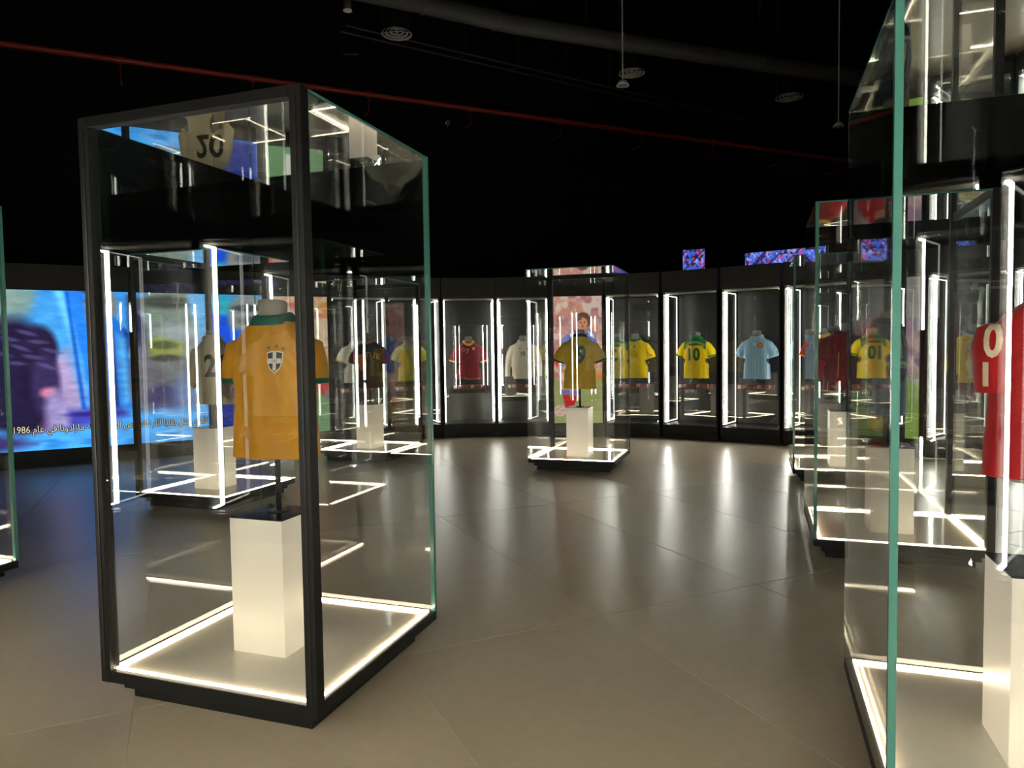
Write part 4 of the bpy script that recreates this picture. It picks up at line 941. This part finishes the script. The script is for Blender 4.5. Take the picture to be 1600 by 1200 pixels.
# ------------------------------------------------------------------ ceiling services
def p_at(px, py, z): return at_z(px, py, z)
a, b = p_at(-260, 32, 7.0), p_at(1330, 252, 7.0)
pts = [a.lerp(b, i / 40) for i in range(41)]
pipe = thing('sprinkler_pipe', 'long red sprinkler pipe running high along the dark back wall', 'pipe', (0, 0, 0))
build('pipe_run', MB().tube(pts, 0.055, 12), M_RED, pipe, True)
for i in range(3, 40, 4):
    q = pts[i]; d = (b - a).normalized(); w_ = QX.dot(q)
    build('pipe_bracket', MB().tube([q - Vector((0, 0, 0.05)), q - Vector((0, 0, 0.32)), q - Vector((0, 0, 0.34)) + QX * 0.05, Vector((q.x, q.y, q.z - 0.34)) + QX * (15.297 - w_)], 0.016, 6), M_RED, pipe)
    build('pipe_coupling', MB().cyl(q - d * 0.06, q + d * 0.06, 0.072, seg=12), M_RED, pipe)
duct_pts = [p_at(x, y, 6.6) for x, y in ((420, -45), (660, 6), (800, 38), (1075, 82), (1340, 121), (1500, 150))]
dpt = []
for i in range(len(duct_pts) - 1):
    for k in range(5): dpt.append(duct_pts[i].lerp(duct_pts[i + 1], k / 5))
dpt.append(duct_pts[-1])
duct = thing('air_duct', 'wide round grey air duct crossing the upper right of the dark ceiling', 'air duct')
build('duct_run', MB().tube(dpt, 0.14, 14), M_DUCT, duct, True)
for q in dpt[2::5]:
    build('duct_hanger', MB().cyl(q + Vector((0, 0, 0.13)), (q.x, q.y, HALL_H), 0.006, seg=6), M_DGREY, duct)
for q0, q1 in zip(dpt[1::4], dpt[2::4]):
    d = (q1 - q0).normalized(); build('duct_band', MB().cyl(q0 - d * 0.02, q0 + d * 0.02, 0.148, seg=14), M_DGREY, duct)
def diffuser(px, py, rpx, label):
    c = p_at(px, py, 6.2); r = rpx * (c - Vector((0, 0, EYE))).length / F_PX
    o = thing('air_diffuser', label, 'air vent', c, 0, 'round ceiling air diffusers')
    for k, (r0, r1) in enumerate(((0.90, 1.0), (0.64, 0.73), (0.38, 0.47), (0.0, 0.14))):
        rg = [[(rr * r * math.cos(t), rr * r * math.sin(t), z) for t in (2 * math.pi * i / 28 for i in range(28))] for rr, z in ((max(r0, 0.01), 0.02 + 0.01 * k), (r1, 0.0 + 0.012 * k), (r1, 0.008 + 0.012 * k), (max(r0, 0.01), 0.028 + 0.01 * k))]
        build('vent_ring', MB().loft(rg + [rg[0]], False, False), M_GREYM, o, True)
    for k in range(4): build('vent_spoke', MB().cyl((0, 0, 0.05), (r * 0.95 * math.cos(k * 1.571), r * 0.95 * math.sin(k * 1.571), 0.02), 0.006, seg=6), M_GREYM, o)
    build('neck_duct', MB().cyl((0, 0, 0.05), (0, 0, 0.35), r * 0.55, r * 0.5, seg=20), M_CEIL, o, True)
    build('hanger_rod', MB().cyl((-r * 0.9, 0, 0.0), (-r * 0.9, 0, HALL_H - c.z), 0.005, seg=6), M_DGREY, o)
diffuser(620, 54, 21, 'round ceiling air diffuser above the front glass case, leftmost of three')
diffuser(987, 115, 18.5, 'round ceiling air diffuser behind the hanging speaker, middle of three')
diffuser(1233, 153, 18, 'round ceiling air diffuser at upper right under the duct')
def hanging(px, py, top, label):
    c = p_at(px, py, 5.0); o = thing('hanging_speaker', label, 'speaker', c, 0, 'speakers hung on rods')
    build('rod', MB().cyl((0, 0, 0.05), (0, 0, HALL_H - c.z), 0.010, seg=8), M_GREYM, o)
    build('housing', MB().cyl((0, 0, 0.0), (0, 0, 0.06), 0.085, 0.05, seg=20), M_GREYM, o, True)
    build('grille', MB().cyl((0, 0, -0.008), (0, 0, 0.0), 0.06, 0.07, seg=20), M_DGREY, o)
hanging(973, 134, 0, 'small round speaker hung on a long rod in the upper middle')
hanging(1310, 198, 0, 'small round speaker hung on a rod at upper right beside the glass case')
c = p_at(698, 192, 6.75); o = thing('security_camera', 'small pale security camera on the dark back wall under the red pipe', 'camera', c, P25)
w_ = 15.297 - QX.dot(c)
build('camera_body', MB().cyl((0, -0.09, -0.02), (0, 0.05, 0.0), 0.045, seg=16), M_WHITE, o, True); build('lens', MB().cyl((0, -0.1, -0.022), (0, -0.09, -0.02), 0.03, seg=14), M_POLE, o)
build('wall_arm', MB().cyl((0, 0.03, -0.03), (0, 0.05, -0.10), 0.015, seg=8).cyl((0, 0.05, -0.10), (0, w_, -0.10), 0.015, seg=8), M_GREYM, o)
c = p_at(543, 14, 6.8); o = thing('spot_lamp', 'small grey spotlight hung from the ceiling at the top edge', 'spotlight', c)
build('lamp_body', MB().cyl((0, 0, -0.02), (0, 0, 0.18), 0.06, 0.055, seg=18), M_DGREY, o, True); build('lamp_rim', MB().cyl((0, 0, -0.03), (0, 0, -0.018), 0.068, seg=18), M_WHITE, o)
build('rod', MB().cyl((0, 0, 0.18), (0, 0, HALL_H - c.z), 0.012, seg=8), M_DGREY, o)
gz = 5.6
while QX.dot(p_at(1245, 263, gz)) < 15.0: gz += 0.02
c = p_at(1245, 263, gz); w_ = 15.297 - QX.dot(c); o = thing('wall_grille', 'grey slatted vent grille box on the back wall below the end of the red pipe', 'vent', c, P25)
build('box_frame', MB().box(-0.42, 0.42, 0.02, w_, -0.2, 0.2), M_FRIEZE, o)
for i in range(6): build('slat', MB().box(-0.4, 0.4, -0.01, 0.02, -0.18 + i * 0.062, -0.15 + i * 0.062), M_DGREY, o)
for i, (x0, y0, x1, y1) in enumerate(((540, -20, 1180, 180), (0, 8, 560, 75))):
    a, b = p_at(x0, y0 + 60, 7.9), p_at(x1, y1 + 10, 7.9); tr = thing('cable_tray', ['thin dark cable tray under the ceiling, upper middle', 'thin dark cable tray under the ceiling, upper left'][i], 'cable tray')
    d = (b - a).normalized(); n = Vector((-d.y, d.x, 0))
    build('rail', MB().tube([a, b], 0.02, 6).tube([a + n * 0.3, b + n * 0.3], 0.02, 6), M_DGREY, tr)
    for k in range(1, 9):
        q = a.lerp(b, k / 9); build('hanger_rod', MB().cyl(q, (q.x, q.y, HALL_H), 0.006, seg=6), M_DGREY, tr)
        build('rung', MB().cyl(q, q + n * 0.3, 0.012, seg=6), M_DGREY, tr)
